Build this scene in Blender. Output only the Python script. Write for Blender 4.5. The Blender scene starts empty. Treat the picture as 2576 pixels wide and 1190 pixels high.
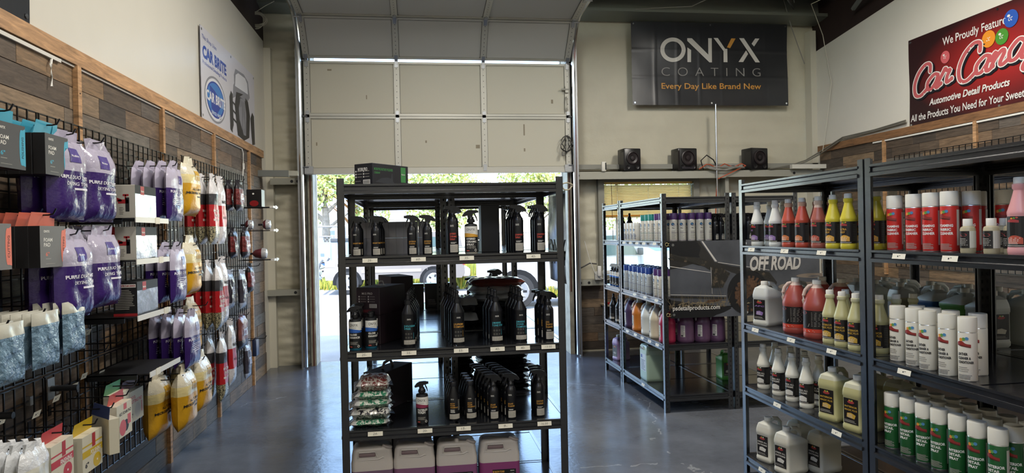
import bpy, bmesh, math, random
from math import sin, cos, pi, radians as rad
from mathutils import Vector, Matrix
random.seed(7)
S = bpy.context.scene
COL = S.collection
# ---------------------------------------------------------------- camera
cam_d = bpy.data.cameras.new('camera'); cam_d.sensor_width = 36; cam_d.lens = 1710/2576*36
cam_d.clip_start = .05; cam_d.clip_end = 300
cam = bpy.data.objects.new('camera', cam_d); COL.objects.link(cam)
CAM_R = [[0.99015, -0.0216, 0.13833], [-0.13842, -0.0029, 0.99037], [-0.021, -0.99976, -0.00586]]
cr = [r[0] for r in CAM_R]; cu = [-r[1] for r in CAM_R]; cf = [r[2] for r in CAM_R]
cam.matrix_world = Matrix(((cr[0], cu[0], -cf[0], 0), (cr[1], cu[1], -cf[1], 0), (cr[2], cu[2], -cf[2], 1.57), (0, 0, 0, 1)))
S.camera = cam
S.view_settings.view_transform = 'Standard'; S.view_settings.look = 'None'
S.view_settings.exposure = 1.12; S.view_settings.gamma = 1.0; S.view_settings.use_curve_mapping = False
S.cycles.use_denoising = True
S.cycles.max_bounces = 8; S.cycles.diffuse_bounces = 4; S.cycles.glossy_bounces = 4; S.cycles.transmission_bounces = 6
S.cycles.caustics_reflective = False; S.cycles.caustics_refractive = False
# ---------------------------------------------------------------- sky and sun
SUN_EL, SUN_AZ = 68, 200      # azimuth: degrees from +Y, the sun stands behind the building
W = bpy.data.worlds.new('sky'); S.world = W; W.use_nodes = True
nt = W.node_tree; bg = nt.nodes['Background']
sky = nt.nodes.new('ShaderNodeTexSky'); sky.sky_type = 'NISHITA'; sky.sun_disc = False
sky.sun_elevation = rad(SUN_EL); sky.sun_rotation = rad(SUN_AZ); sky.air_density = 1.0; sky.dust_density = .4; sky.ozone_density = 2.0
nt.links.new(sky.outputs[0], bg.inputs[0]); bg.inputs[1].default_value = .65
sd = bpy.data.lights.new('sun', 'SUN'); sd.energy = 3.0; sd.angle = rad(.6); sd.color = (1, .96, .88)
sun = bpy.data.objects.new('sun', sd); COL.objects.link(sun)
az, el = rad(SUN_AZ), rad(SUN_EL)
sun.rotation_euler = Vector((-sin(az)*cos(el), -cos(az)*cos(el), -sin(el))).to_track_quat('-Z', 'Y').to_euler()
# ---------------------------------------------------------------- ceiling lamps of the shop (out of frame, above and behind the camera)
LAMPS = [(-.2, -1.4, 4.3, 32), (3.4, -1.4, 4.3, 26), (.2, 2.2, 4.35, 26), (3.6, 2.0, 4.35, 20), (3.5, 5.2, 4.35, 50), (.4, 4.9, 4.35, 50)]
# ---------------------------------------------------------------- helpers
def lin(c): return c/12.92 if c <= .04045 else ((c+.055)/1.055)**2.4
def hx(h):
    h = h.lstrip('#'); return tuple(lin(int(h[i:i+2], 16)/255) for i in (0, 2, 4))
MATS = {}
def M(col, rough=.5, metal=0, bump=None, var=0, vscale=8, spec=.5, trans=0, alpha=1, emit=None, coat=0, sss=0):
    """a procedural Principled material; bump=(scale, strength); var mixes a second tone by noise"""
    key = (col, rough, metal, bump, var, vscale, spec, trans, alpha, emit, coat, sss)
    if key in MATS: return MATS[key]
    m = bpy.data.materials.new('m_%d_%s' % (len(MATS), col.strip('#'))); m.use_nodes = True
    n = m.node_tree.nodes; l = m.node_tree.links; b = n['Principled BSDF']; c = hx(col)
    b.inputs['Base Color'].default_value = (*c, 1); b.inputs['Roughness'].default_value = rough
    b.inputs['Metallic'].default_value = metal; b.inputs['Specular IOR Level'].default_value = spec
    b.inputs['Transmission Weight'].default_value = trans; b.inputs['Alpha'].default_value = alpha
    b.inputs['Coat Weight'].default_value = coat; b.inputs['Coat Roughness'].default_value = .08
    if sss: b.inputs['Subsurface Weight'].default_value = sss; b.inputs['Subsurface Radius'].default_value = (.03, .03, .03); b.inputs['Subsurface Scale'].default_value = .6
    if emit: b.inputs['Emission Color'].default_value = (*c, 1); b.inputs['Emission Strength'].default_value = emit
    if bump or var:
        tc = n.new('ShaderNodeTexCoord')
    if var:
        nz = n.new('ShaderNodeTexNoise'); nz.inputs['Scale'].default_value = vscale; nz.inputs['Detail'].default_value = 6
        l.new(tc.outputs['Object'], nz.inputs['Vector'])
        rp = n.new('ShaderNodeValToRGB'); k = 1-var; k2 = 1+var*.6
        rp.color_ramp.elements[0].position = .3; rp.color_ramp.elements[1].position = .72
        rp.color_ramp.elements[0].color = (*[x*k for x in c], 1); rp.color_ramp.elements[1].color = (*[min(1, x*k2) for x in c], 1)
        l.new(nz.outputs[0], rp.inputs[0]); l.new(rp.outputs[0], b.inputs['Base Color'])
    if bump:
        nb = n.new('ShaderNodeTexNoise'); nb.inputs['Scale'].default_value = bump[0]; nb.inputs['Detail'].default_value = 4
        l.new(tc.outputs['Object'], nb.inputs['Vector'])
        bp = n.new('ShaderNodeBump'); bp.inputs['Strength'].default_value = bump[1]; bp.inputs['Distance'].default_value = .02
        l.new(nb.outputs[0], bp.inputs['Height']); l.new(bp.outputs[0], b.inputs['Normal'])
    MATS[key] = m; return m
class MB:
    """collects shapes with material indices; build() links them as ONE mesh object"""
    def __init__(s): s.v = []; s.f = []; s.m = []
    def add(s, vs, fs, mi=0):
        o = len(s.v); s.v += [tuple(p) for p in vs]; s.f += [tuple(i+o for i in f) for f in fs]
        s.m += [mi]*len(fs) if isinstance(mi, int) else list(mi); return s
    def box(s, x0, x1, y0, y1, z0, z1, mi=0):
        return s.add([(x, y, z) for z in (z0, z1) for y in (y0, y1) for x in (x0, x1)],
                     [(0, 2, 3, 1), (4, 5, 7, 6), (0, 1, 5, 4), (2, 6, 7, 3), (0, 4, 6, 2), (1, 3, 7, 5)], mi)
    def obox(s, c, size, e=(0, 0, 0), mi=0):
        a = MB().box(-size[0]/2, size[0]/2, -size[1]/2, size[1]/2, -size[2]/2, size[2]/2)
        from mathutils import Euler
        r = Euler(e).to_matrix(); return s.add([Vector(c)+r @ Vector(p) for p in a.v], a.f, mi)
    def rbox(s, x0, x1, y0, y1, z0, z1, r, mi=0, seg=3, zr=None, mats=None):
        """box with rounded vertical edges and softened top and bottom"""
        zr = r if zr is None else zr
        prof = []
        for k in range(seg+1):
            a = pi/2*k/seg; prof.append((zr*(1-sin(a)), z0+zr*(1-cos(a))))
        for k in range(seg, -1, -1):
            a = pi/2*k/seg; prof.append((zr*(1-sin(a)), z1-zr*(1-cos(a))))
        rings = []
        for ins, z in prof:
            ring = []
            R = max(r-ins*.5, .0005)
            for cx, cy, a0 in ((x1, y1, 0), (x0, y1, 90), (x0, y0, 180), (x1, y0, 270)):
                for k in range(seg+1):
                    a = rad(a0+90*k/seg)
                    px = (cx-ins*(1 if cx == x1 else -1)) - (1 if cx == x1 else -1)*R + R*cos(a)
                    py = (cy-ins*(1 if cy == y1 else -1)) - (1 if cy == y1 else -1)*R + R*sin(a)
                    ring.append((px, py, z))
            rings.append(ring)
        return s.loft(rings, mi)
    def loft(s, rings, mi=0, caps=True):
        n = len(rings[0]); vs = [p for r in rings for p in r]; fs = []; ms = []
        for i in range(len(rings)-1):
            for j in range(n):
                k = (j+1) % n; fs.append((i*n+j, i*n+k, (i+1)*n+k, (i+1)*n+j)); ms.append(mi if isinstance(mi, int) else mi[min(i, len(mi)-1)])
        if caps:
            fs.append(tuple(range(n-1, -1, -1))); ms.append(ms[0]); fs.append(tuple((len(rings)-1)*n+j for j in range(n))); ms.append(ms[-2])
        return s.add(vs, fs, ms)
    def lathe(s, prof, seg=18, sx=1, sy=1, e=2.0, cx=0, cy=0, mi=0):
        """prof: (r, z) or (r, z, material of the band above); e>2 squares the section"""
        rings = []; ms = []
        for p in prof:
            ring = []
            for j in range(seg):
                a = 2*pi*(j+.5)/seg; c, t = cos(a), sin(a)
                q = (abs(c)**e+abs(t)**e)**(-1/e)
                ring.append((cx+p[0]*sx*c*q, cy+p[0]*sy*t*q, p[1]))
            rings.append(ring); ms.append(p[2] if len(p) > 2 else mi)
        return s.loft(rings, ms)
    def prism(s, poly, axis, a, b, mi=0):
        n = len(poly)
        mk = {'x': lambda u, w, t: (t, u, w), 'y': lambda u, w, t: (u, t, w), 'z': lambda u, w, t: (u, w, t)}[axis]
        vs = [mk(u, w, a) for u, w in poly]+[mk(u, w, b) for u, w in poly]
        fs = [tuple(range(n-1, -1, -1)), tuple(range(n, 2*n))]+[(j, (j+1) % n, n+(j+1) % n, n+j) for j in range(n)]
        return s.add(vs, fs, mi)
    def tube(s, path, r, seg=6, mi=0, closed=False):
        P = [Vector(p) for p in path]; rings = []
        for i, p in enumerate(P):
            d = (P[min(i+1, len(P)-1)]-P[max(i-1, 0)])
            if d.length < 1e-9: d = Vector((0, 0, 1))
            d.normalize(); u = d.cross(Vector((0, 0, 1)))
            if u.length < .05: u = d.cross(Vector((0, 1, 0)))
            u.normalize(); w = d.cross(u)
            rr = r[i] if isinstance(r, (list, tuple)) else r
            rings.append([p+(u*cos(2*pi*j/seg)+w*sin(2*pi*j/seg))*rr for j in range(seg)])
        return s.loft(rings, mi)
    def mv(s, fn): s.v = [tuple(fn(Vector(p))) for p in s.v]; return s
    def mesh(s, name, mats, ang=38):
        me = bpy.data.meshes.new(name); me.from_pydata(s.v, [], s.f)
        for m in (mats if isinstance(mats, (list, tuple)) else [mats]): me.materials.append(m)
        me.polygons.foreach_set('material_index', s.m)
        bm = bmesh.new(); bm.from_mesh(me); bmesh.ops.recalc_face_normals(bm, faces=bm.faces); bm.to_mesh(me); bm.free()
        if ang:
            me.polygons.foreach_set('use_smooth', [True]*len(me.polygons)); me.set_sharp_from_angle(angle=rad(ang))
        me.update(); return me
    def build(s, name, mats, parent=None, loc=(0, 0, 0), rz=0, ang=38):
        return link(name, s.mesh(name, mats, ang), parent, loc, rz)
def link(name, me, parent=None, loc=(0, 0, 0), rz=0, rot=None, scale=None):
    o = bpy.data.objects.new(name, me); COL.objects.link(o); o.location = loc
    o.rotation_euler = rot if rot else (0, 0, rz)
    if scale: o.scale = scale
    if parent: o.parent = parent
    return o
def tag(o, label=None, cat=None, group=None, kind=None):
    for k, v in (('label', label), ('category', cat), ('group', group), ('kind', kind)):
        if v: o[k] = v
    return o
def thing(name, label, cat, loc=(0, 0, 0), rz=0, group=None):
    return tag(link(name, None, None, loc, rz), label, cat, group)
KIDS = {}
def dup(root, loc, rz=0, label=None, group=None):
    """a copy of a thing with copies of its parts and sub-parts, sharing their meshes"""
    if root.name not in KIDS:
        KIDS[root.name] = [(c, [g for g in PAR.get(c.name, [])]) for c in PAR.get(root.name, [])]
    r = root.copy(); COL.objects.link(r); r.location = loc; r.rotation_euler = (0, 0, rz)
    if label: r['label'] = label
    if group: r['group'] = group
    for c, gs in KIDS[root.name]:
        k = c.copy(); COL.objects.link(k); k.parent = r
        for g in gs:
            q = g.copy(); COL.objects.link(q); q.parent = k
    return r
PAR = {}
_link = link
def link(name, me, parent=None, loc=(0, 0, 0), rz=0, rot=None, scale=None):
    o = _link(name, me, parent, loc, rz, rot, scale)
    if parent: PAR.setdefault(parent.name, []).append(o)
    return o
ORD = ['frontmost', 'second', 'third', 'fourth', 'fifth', 'sixth', 'seventh', 'eighth']
def row(make, base, group, n, loc, step, rz=0, jit=.06, rowname='its row', tail=None):
    """a first thing made by make(label, loc, rz), then copies of it one behind the other"""
    out = []; proto = PROTO.get(make)
    for i in range(n):
        lab = base if n == 1 else base+', '+ORD[i]+(' in row' if rowname == 'its row' else ' on hook')
        p = tuple(loc[k]+step[k]*i for k in range(3)); a = rz+random.uniform(-jit, jit)
        if proto is None:
            proto = make(lab, p, a); PROTO[make] = proto
            if group: proto['group'] = group
            out.append(proto)
        else: out.append(dup(proto, p, a, lab, group))
    return out
PROTO = {}
# ---- flat print: shapes laid on a surface function surf(x, z, lift) -> point
TX = {}
def textmesh(s, bold=0, shear=0, res=2, sp=1.0):
    k = (s, bold, shear, res, sp)
    if k not in TX:
        cu = bpy.data.curves.new('t', 'FONT'); cu.body = s; cu.resolution_u = res; cu.offset = bold; cu.shear = shear; cu.space_character = sp
        cu.fill_mode = 'FRONT'
        o = bpy.data.objects.new('t', cu); me = o.to_mesh()
        V = [(v.co.x, v.co.y) for v in me.vertices]; F = [tuple(p.vertices) for p in me.polygons]
        o.to_mesh_clear(); bpy.data.objects.remove(o); bpy.data.curves.remove(cu)
        xs = [p[0] for p in V]; ys = [p[1] for p in V]
        TX[k] = ([((x-min(xs))/(max(xs)-min(xs)), (y-min(ys))/(max(ys)-min(ys))) for x, y in V], F)
    return TX[k]
class DC:
    def __init__(s, surf, lift=.0004): s.mb = MB(); s.surf = surf; s.l = lift
    def P(s, x, z, layer): return s.surf(x, z, s.l*layer)
    def rect(s, x0, x1, z0, z1, mi, layer=1, nx=1, nz=1):
        vs = []; fs = []
        for j in range(nz+1):
            for i in range(nx+1): vs.append(s.P(x0+(x1-x0)*i/nx, z0+(z1-z0)*j/nz, layer))
        for j in range(nz):
            for i in range(nx): a = j*(nx+1)+i; fs.append((a, a+1, a+nx+2, a+nx+1))
        s.mb.add(vs, fs, mi); return s
    def text(s, t, x0, x1, z0, z1, mi, layer=2, bold=.012, shear=0, res=2, sp=1.0):
        V, F = textmesh(t, bold, shear, res, sp)
        s.mb.add([s.P(x0+u*(x1-x0), z0+w*(z1-z0), layer) for u, w in V], F, mi); return s
    def vtext(s, t, x0, x1, z0, z1, mi, layer=2, bold=.012):
        V, F = textmesh(t, bold); s.mb.add([s.P(x1-w*(x1-x0), z0+u*(z1-z0), layer) for u, w in V], F, mi); return s
    def poly(s, pts, mi, layer=2): s.mb.add([s.P(x, z, layer) for x, z in pts], [tuple(range(len(pts)))], mi); return s
    def disc(s, x, z, rx, rz, mi, layer=2, n=16, hole=0):
        if hole:
            o = [(x+rx*cos(2*pi*k/n), z+rz*sin(2*pi*k/n)) for k in range(n)]; i = [(x+rx*hole*cos(2*pi*k/n), z+rz*hole*sin(2*pi*k/n)) for k in range(n)]
            s.mb.add([s.P(a, b, layer) for a, b in o+i], [(k, (k+1) % n, n+(k+1) % n, n+k) for k in range(n)], mi); return s
        return s.poly([(x+rx*cos(2*pi*k/n), z+rz*sin(2*pi*k/n)) for k in range(n)], mi, layer)
    def lines(s, x0, x1, z0, z1, n, mi, layer=2, fill=.45, rag=.3):
        rnd = random.Random(n+int(x0*1e4)); dz = (z1-z0)/n
        for i in range(n):
            s.rect(x0, x1-(x1-x0)*rnd.uniform(0, rag), z0+dz*i, z0+dz*(i+fill), mi, layer, 3)
        return s
    def band(s, x0, x1, lo, hi, mi, layer=1, n=8):
        for i in range(n):
            a, b = x0+(x1-x0)*i/n, x0+(x1-x0)*(i+1)/n; u, w = i/n, (i+1)/n; s.poly([(a, lo(u)), (b, lo(w)), (b, hi(w)), (a, hi(u))], mi, layer)
        return s
    def build(s, name, mats, parent, **k): return s.mb.build(name, mats, parent, ang=0, **k)
def cyl(R): return lambda x, z, o: ((R+o)*sin(x/R), -(R+o)*cos(x/R), z)
def flat(y0): return lambda x, z, o: (x, y0-o, z)
# ---- palette
BLK = M('#17181b', .45); PBLK = M('#141519', .3); WHT = M('#e8e6de', .45); PAPER = M('#e9e4d2', .7); INK = M('#1b1b1d', .6)
GOLD = M('#d9a24a', .4); CYAN = M('#4fb7c4', .45); CORAL = M('#d8584a', .45); SILV = M('#b9b4a8', .45); GREYL = M('#9a978e', .5)
STEEL = M('#35363b', .42, .55, (420, .12)); GALV = M('#a9abad', .38, .85, (60, .08)); CHROME = M('#cfd2d6', .18, 1)
BLACKWIRE = M('#0f0f11', .3, .1, None, 0, 8, .6)
# ================================================================ the room
def node_mat(name, fn):
    m = bpy.data.materials.new(name); m.use_nodes = True; n = m.node_tree.nodes; l = m.node_tree.links
    fn(n, l, n['Principled BSDF']); return m
def _floor(n, l, b):
    tc = n.new('ShaderNodeTexCoord')
    a = n.new('ShaderNodeTexNoise'); a.inputs['Scale'].default_value = 1.3; a.inputs['Detail'].default_value = 9; a.inputs['Roughness'].default_value = .65
    l.new(tc.outputs['Object'], a.inputs['Vector'])
    r = n.new('ShaderNodeValToRGB'); e = r.color_ramp.elements
    e[0].position = .3; e[0].color = (*hx('#45484e'), 1); e[1].position = .75; e[1].color = (*hx('#6a6e75'), 1)
    l.new(a.outputs[0], r.inputs[0])
    v = n.new('ShaderNodeTexVoronoi'); v.feature = 'DISTANCE_TO_EDGE'; v.inputs['Scale'].default_value = .55
    wv = n.new('ShaderNodeTexNoise'); wv.inputs['Scale'].default_value = 3; wv.inputs['Detail'].default_value = 5
    l.new(tc.outputs['Object'], wv.inputs['Vector'])
    mx = n.new('ShaderNodeMix'); mx.data_type = 'VECTOR'; mx.inputs[0].default_value = .3
    l.new(tc.outputs['Object'], mx.inputs[4]); l.new(wv.outputs[1], mx.inputs[5]); l.new(mx.outputs[1], v.inputs['Vector'])
    cr_ = n.new('ShaderNodeValToRGB'); cr_.color_ramp.elements[0].position = 0; cr_.color_ramp.elements[0].color = (1, 1, 1, 1)
    cr_.color_ramp.elements[1].position = .0035; cr_.color_ramp.elements[1].color = (0, 0, 0, 1); l.new(v.outputs[0], cr_.inputs[0])
    brk = n.new('ShaderNodeTexNoise'); brk.inputs['Scale'].default_value = 6; l.new(tc.outputs['Object'], brk.inputs['Vector'])
    gt = n.new('ShaderNodeMath'); gt.operation = 'GREATER_THAN'; gt.inputs[1].default_value = .52; l.new(brk.outputs[0], gt.inputs[0])
    mu = n.new('ShaderNodeMath'); mu.operation = 'MULTIPLY'; l.new(cr_.outputs[0], mu.inputs[0]); l.new(gt.outputs[0], mu.inputs[1])
    mm = n.new('ShaderNodeMix'); mm.data_type = 'RGBA'; l.new(mu.outputs[0], mm.inputs[0]); l.new(r.outputs[0], mm.inputs[6]); mm.inputs[7].default_value = (*hx('#85888a'), 1)
    l.new(mm.outputs[2], b.inputs['Base Color'])
    rr = n.new('ShaderNodeMapRange'); rr.inputs[3].default_value = .1; rr.inputs[4].default_value = .34
    a2 = n.new('ShaderNodeTexNoise'); a2.inputs['Scale'].default_value = 4; a2.inputs['Detail'].default_value = 8; l.new(tc.outputs['Object'], a2.inputs['Vector'])
    l.new(a2.outputs[0], rr.inputs[0]); l.new(rr.outputs[0], b.inputs['Roughness'])
    bp = n.new('ShaderNodeBump'); bp.inputs['Strength'].default_value = .12; bp.inputs['Distance'].default_value = .01
    a3 = n.new('ShaderNodeTexNoise'); a3.inputs['Scale'].default_value = 26; a3.inputs['Detail'].default_value = 6; l.new(tc.outputs['Object'], a3.inputs['Vector'])
    l.new(a3.outputs[0], bp.inputs['Height']); l.new(bp.outputs[0], b.inputs['Normal'])
FLOORM = node_mat('polished_concrete', _floor)
def wood_mat(name, cols, grain=(1, 1, 14), rough=.6):
    """planks: tone by object, grain stretched along the plank"""
    def fn(n, l, b):
        oi = n.new('ShaderNodeObjectInfo'); rp = n.new('ShaderNodeValToRGB'); rp.color_ramp.interpolation = 'CONSTANT'
        while len(rp.color_ramp.elements) < len(cols): rp.color_ramp.elements.new(.5)
        for i, c in enumerate(cols): rp.color_ramp.elements[i].position = i/len(cols); rp.color_ramp.elements[i].color = (*hx(c), 1)
        l.new(oi.outputs['Random'], rp.inputs[0])
        ge = n.new('ShaderNodeNewGeometry'); mp = n.new('ShaderNodeMapping'); mp.inputs['Scale'].default_value = grain
        l.new(ge.outputs['Position'], mp.inputs['Vector'])
        ad = n.new('ShaderNodeVectorMath'); ad.operation = 'ADD'
        cb = n.new('ShaderNodeCombineXYZ'); ml = n.new('ShaderNodeMath'); ml.operation = 'MULTIPLY'; ml.inputs[1].default_value = 50
        l.new(oi.outputs['Random'], ml.inputs[0]); l.new(ml.outputs[0], cb.inputs[0]); l.new(ml.outputs[0], cb.inputs[2])
        l.new(mp.outputs[0], ad.inputs[0]); l.new(cb.outputs[0], ad.inputs[1])
        nz = n.new('ShaderNodeTexNoise'); nz.inputs['Scale'].default_value = 3.2; nz.inputs['Detail'].default_value = 8; nz.inputs['Roughness'].default_value = .7; nz.inputs['Distortion'].default_value = .6
        l.new(ad.outputs[0], nz.inputs['Vector'])
        mr = n.new('ShaderNodeMapRange'); mr.inputs[1].default_value = .25; mr.inputs[2].default_value = .75; mr.inputs[3].default_value = .3; mr.inputs[4].default_value = 1.5
        l.new(nz.outputs[0], mr.inputs[0])
        mm = n.new('ShaderNodeMix'); mm.data_type = 'RGBA'; mm.blend_type = 'MULTIPLY'; mm.inputs[0].default_value = 1
        l.new(rp.outputs[0], mm.inputs[6]); l.new(mr.outputs[0], mm.inputs[7]); l.new(mm.outputs[2], b.inputs['Base Color'])
        b.inputs['Roughness'].default_value = rough
        bp = n.new('ShaderNodeBump'); bp.inputs['Strength'].default_value = .25; bp.inputs['Distance'].default_value = .004
        l.new(nz.outputs[0], bp.inputs['Height']); l.new(bp.outputs[0], b.inputs['Normal'])
    return node_mat(name, fn)
PLANK = wood_mat('barn_plank', ['#76604a', '#5c4e40', '#80674b', '#6b5f52', '#54473b', '#857058', '#6a635a', '#483f37', '#6f5b47', '#5f564d'], (2, 2, 16))
TIMBER = wood_mat('pine_timber', ['#b48a60', '#ba9168'], (3, 1.2, 12), .55)
DARKTIMBER = wood_mat('oak_timber', ['#86603f', '#7c5838'], (3, 1.2, 12), .55)
DRY = M('#d9d5c8', .32, 0, (3, .08), .03, 2)
VINYL = M('#c9c3ad', .5, 0, (9, .35), .06, 3)
DARKROOF = M('#6c7071', .6, .2, (5, .1), .2, 2)
OXIDE = M('#2b1c18', .75, 0, None, .2, 5)
def struct(o): o['kind'] = 'structure'; return o
struct(MB().box(-1.95, 5.6, -4, 8.75, -.12, 0).build('floor', FLOORM, ang=0))
WL = struct(MB().box(-1.95, -1.78, -4, 8.5, 0, 3.93).build('wall_left', DRY, ang=0))
WR = struct(MB().prism([(-4, 0), (8.5, 0), (8.5, 3.92), (6.98, 4.09), (-4, 5.3)], 'x', 5.37, 5.55).build('wall_right', DRY, ang=0))
struct(MB().box(-1.95, 5.55, -4.12, -4, 0, 5.4).build('wall_back', DRY, ang=0))
# far wall: vinyl-faced insulation between steel framing, puckered toward the door track
def pucker(x0, x1, z0, z1, y, name, nx=10, nz=60, seed=1, amp=.03):
    rnd = random.Random(seed); mb = MB(); ph = [rnd.uniform(0, 6) for _ in range(6)]
    vs = []; fs = []
    for j in range(nz+1):
        for i in range(nx+1):
            u = i/nx; z = z0+(z1-z0)*j/nz
            d = (sin(z*33+u*2.5+ph[0])*.5+sin(z*53-u*4+ph[1])*.4+sin(z*13+u*6+ph[2])*.5+sin(z*81+u*9+ph[3])*.2)*amp*(.12+.88*u**1.3)*.8 - .05*sin(pi*u)*(amp/.03)*.4
            edge = 1 if 0 < i < nx else 0
            vs.append((x0+(x1-x0)*u, y+d*edge, z))
    for j in range(nz):
        for i in range(nx): a = j*(nx+1)+i; fs.append((a, a+1, a+nx+2, a+nx+1))
    o = len(vs); vs += [(x0, y+.1, z0), (x1, y+.1, z0), (x0, y+.1, z1), (x1, y+.1, z1)]; fs += [(o, o+1, o+3, o+2)]
    return mb.add(vs, fs)
WF = struct(pucker(-1.9, -1.33, 0, 4.3, 8.62, 'wall_far', 16, 220, 1, .03).build('wall_far', VINYL, ang=60))
f2 = pucker(2.0, 5.45, 2.3, 4.45, 8.66, '', 40, 40, 3, .018); f2.build('insulation', VINYL, WF, ang=60)
pucker(2.0, 2.36, .9, 2.3, 8.66, '', 8, 40, 5, .02).build('insulation', VINYL, WF, ang=60)
pucker(3.70, 5.45, 0, 2.3, 8.66, '', 30, 30, 8, .012).build('insulation', VINYL, WF, ang=60)
MB().box(2.0, 3.75, 8.66, 8.74, 0, .93).build('backing', VINYL, WF, ang=0)
MB().box(-2.1, -1.26, 8.74, 8.82, 0, 4.8).box(1.95, 2.36, 8.74, 8.82, 0, 4.8).box(3.7, 5.6, 8.74, 8.82, 0, 4.8).box(2.36, 3.7, 8.74, 8.82, 0, .93).box(2.36, 3.7, 8.74, 8.82, 2.24, 4.8).box(-1.26, 1.95, 8.74, 8.82, 4.02, 4.8).build('siding', M('#8f8d86', .6, .2), WF, ang=0)
# roof, purlins, rafters
ROOF = struct(MB().prism([(-4.1, 5.35), (9.3, 4.62), (9.3, 4.72), (-4.1, 5.45)], 'x', -2.2, 5.7).build('ceiling', DARKROOF, ang=0))
for i, y in enumerate((8.1, 6.6, 5.1, 3.6)):
    zt = 5.127-.0545*y
    MB().prism([(y-.035, zt-.2), (y+.035, zt-.2), (y+.035, zt-.185), (y-.02, zt-.185), (y-.02, zt-.015), (y+.05, zt-.015), (y+.05, zt), (y-.035, zt)], 'x', -2.0, 5.6).build('purlin', M('#6d716f', .5, .4), ROOF, ang=0)
MB().prism([(8.3, 4.33), (8.6, 4.29), (8.62, 4.62), (8.52, 4.62), (8.5, 4.37), (8.3, 4.37)], 'x', -2.0, 5.6).build('eave_strut', M('#83877f', .5, .35), ROOF, ang=0)
MB().box(-2.1, -1.8, 2, 8.74, 3.7, 4.62).build('rafter', OXIDE, ROOF, ang=0)
MB().prism([(2, 3.6), (8.74, 3.6), (8.74, 4.62), (2, 4.99)], 'x', 5.42, 5.7).build('rafter', OXIDE, ROOF, ang=0)
MB().tube([(4.2, 4.0, 4.75), (5.3, 7.6, 4.2)], .03, 6).build('brace', M('#777b7a', .5, .5), ROOF)
MB().tube([(2.0, 5.0, 4.72), (5.0, 8.4, 4.45)], .012, 6).build('brace', M('#777b7a', .5, .5), ROOF)
# left wainscot planks, timber rail, battens
unit = {}
def unit_plank(dep, along):
    """plank of unit size with softened edges; scaled per object"""
    k = (dep, along)
    if k not in unit:
        mb = MB(); e = .004
        mb.loft([[(-.5, -.5, 0), (.5, -.5, 0), (.5, .5, 0), (-.5, .5, 0)], [(-.5, -.5, .7), (.5, -.5, .7), (.5, .5, .7), (-.5, .5, .7)], [(-.498, -.492, 1), (.498, -.492, 1), (.498, .492, 1), (-.498, .492, 1)]])
        if along == 'left': mb.mv(lambda p: (p.z*dep, p.x, p.y))
        elif along == 'right': mb.mv(lambda p: (-p.z*dep, p.x, p.y))
        else: mb.mv(lambda p: (p.x, -p.z*dep, p.y))
        unit[k] = mb
    return unit[k]
def planks(parent, side, a0, a1, z0, z1, plane, ph, seed, mat, lens=(.5, 1.3)):
    rnd = random.Random(seed); me = unit_plank(.012, side).mesh('plank', mat, 0)
    n = round((z1-z0)/ph); hh = (z1-z0)/n
    for j in range(n):
        a = a0-rnd.uniform(0, .9)
        while a < a1:
            L = rnd.uniform(*lens); b = min(a+L, a1); s = max(a, a0)
            if b-s > .03:
                t = rnd.uniform(.75, 1.4); c = (s+b)/2; z = z0+hh*(j+.5)
                loc = (plane, c, z) if side in ('left', 'right') else (c, plane, z)
                sc = (t, b-s-.0015, hh-.0015) if side in ('left', 'right') else (b-s-.0015, t, hh-.0015)
                link('plank', me, parent, loc, scale=sc)
            a = b
            if a1-a < .001: break
planks(WL, 'left', 2.3, 8.23, 0.0, 2.497, -1.78, .119, 3, PLANK, (.25, .8))
planks(WR, 'right', 3.6, 8.44, .4, 2.55, 5.37, .114, 5, PLANK, (.2, .8))
planks(WF, 'far', 2.02, 3.72, .02, .9, 8.66, .11, 9, PLANK, (.3, .9))
struct(MB().box(-1.78, -1.745, -3, 8.23, 2.495, 2.578).build('trim_1', TIMBER, ang=0))
struct(MB().box(5.335, 5.37, -3, 8.45, 2.55, 2.635).build('trim_2', DARKTIMBER, ang=0))
for i, y in enumerate((2.75, 3.865, 5.07, 6.29, 7.56)):
    o = struct(MB().box(-1.768, -1.742, y-.02, y+.02, 0, 2.495).build('trim_%d' % (i+3), TIMBER, ang=0))
    for z in (.35, 1.2, 2.1, 2.35): MB().lathe([(.004, 0), (.004, .002)], 8).mv(lambda p: (-1.742+p.z, y+p.x, z+p.y)).build('screw', INK, o)
for i, y in enumerate((4.55, 5.867, 7.16)):
    struct(MB().box(5.333, 5.358, y-.02, y+.02, 1.0, 2.55).build('trim_%d' % (i+9), TIMBER, ang=0))
# white raceway strips under the rails
RACE = M('#d8d5cc', .45)
struct(MB().box(-1.768, -1.752, 2.2, 3.70, 2.47, 2.488).box(-1.768, -1.756, 3.70, 7.3, 2.482, 2.492).build('trim_12', RACE, ang=0))
struct(MB().box(5.34, 5.36, 2.6, 7.35, 2.528, 2.545).build('trim_13', RACE, ang=0))
t = tag(MB().tube([(-1.755, 7.28, 2.48), (-1.752, 7.31, 2.44), (-1.752, 7.305, 2.32), (-1.748, 7.25, 2.2)], .006).box(-1.758, -1.744, 7.295, 7.32, 2.28, 2.34).build('lamp_cord', WHT), 'white cord with inline switch hanging from wall rail above gridwall', 'cord')
tag(MB().tube([(-1.758, 3.62, 2.47), (-1.752, 3.6, 2.44), (-1.752, 3.605, 2.38), (-1.75, 3.6, 2.33)], .006).build('cable_end', WHT), 'short loose white cable end dangling from left wall rail', 'cable')
# white corner angle where side walls meet the far wall
struct(MB().box(-1.78, -1.70, 8.5, 8.6, 0, 3.85).build('trim_14', M('#cfcab8', .5), ang=0))
struct(MB().box(5.29, 5.37, 8.5, 8.64, 0, 4.2).build('trim_15', M('#c7c2b0', .5), ang=0))
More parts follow.
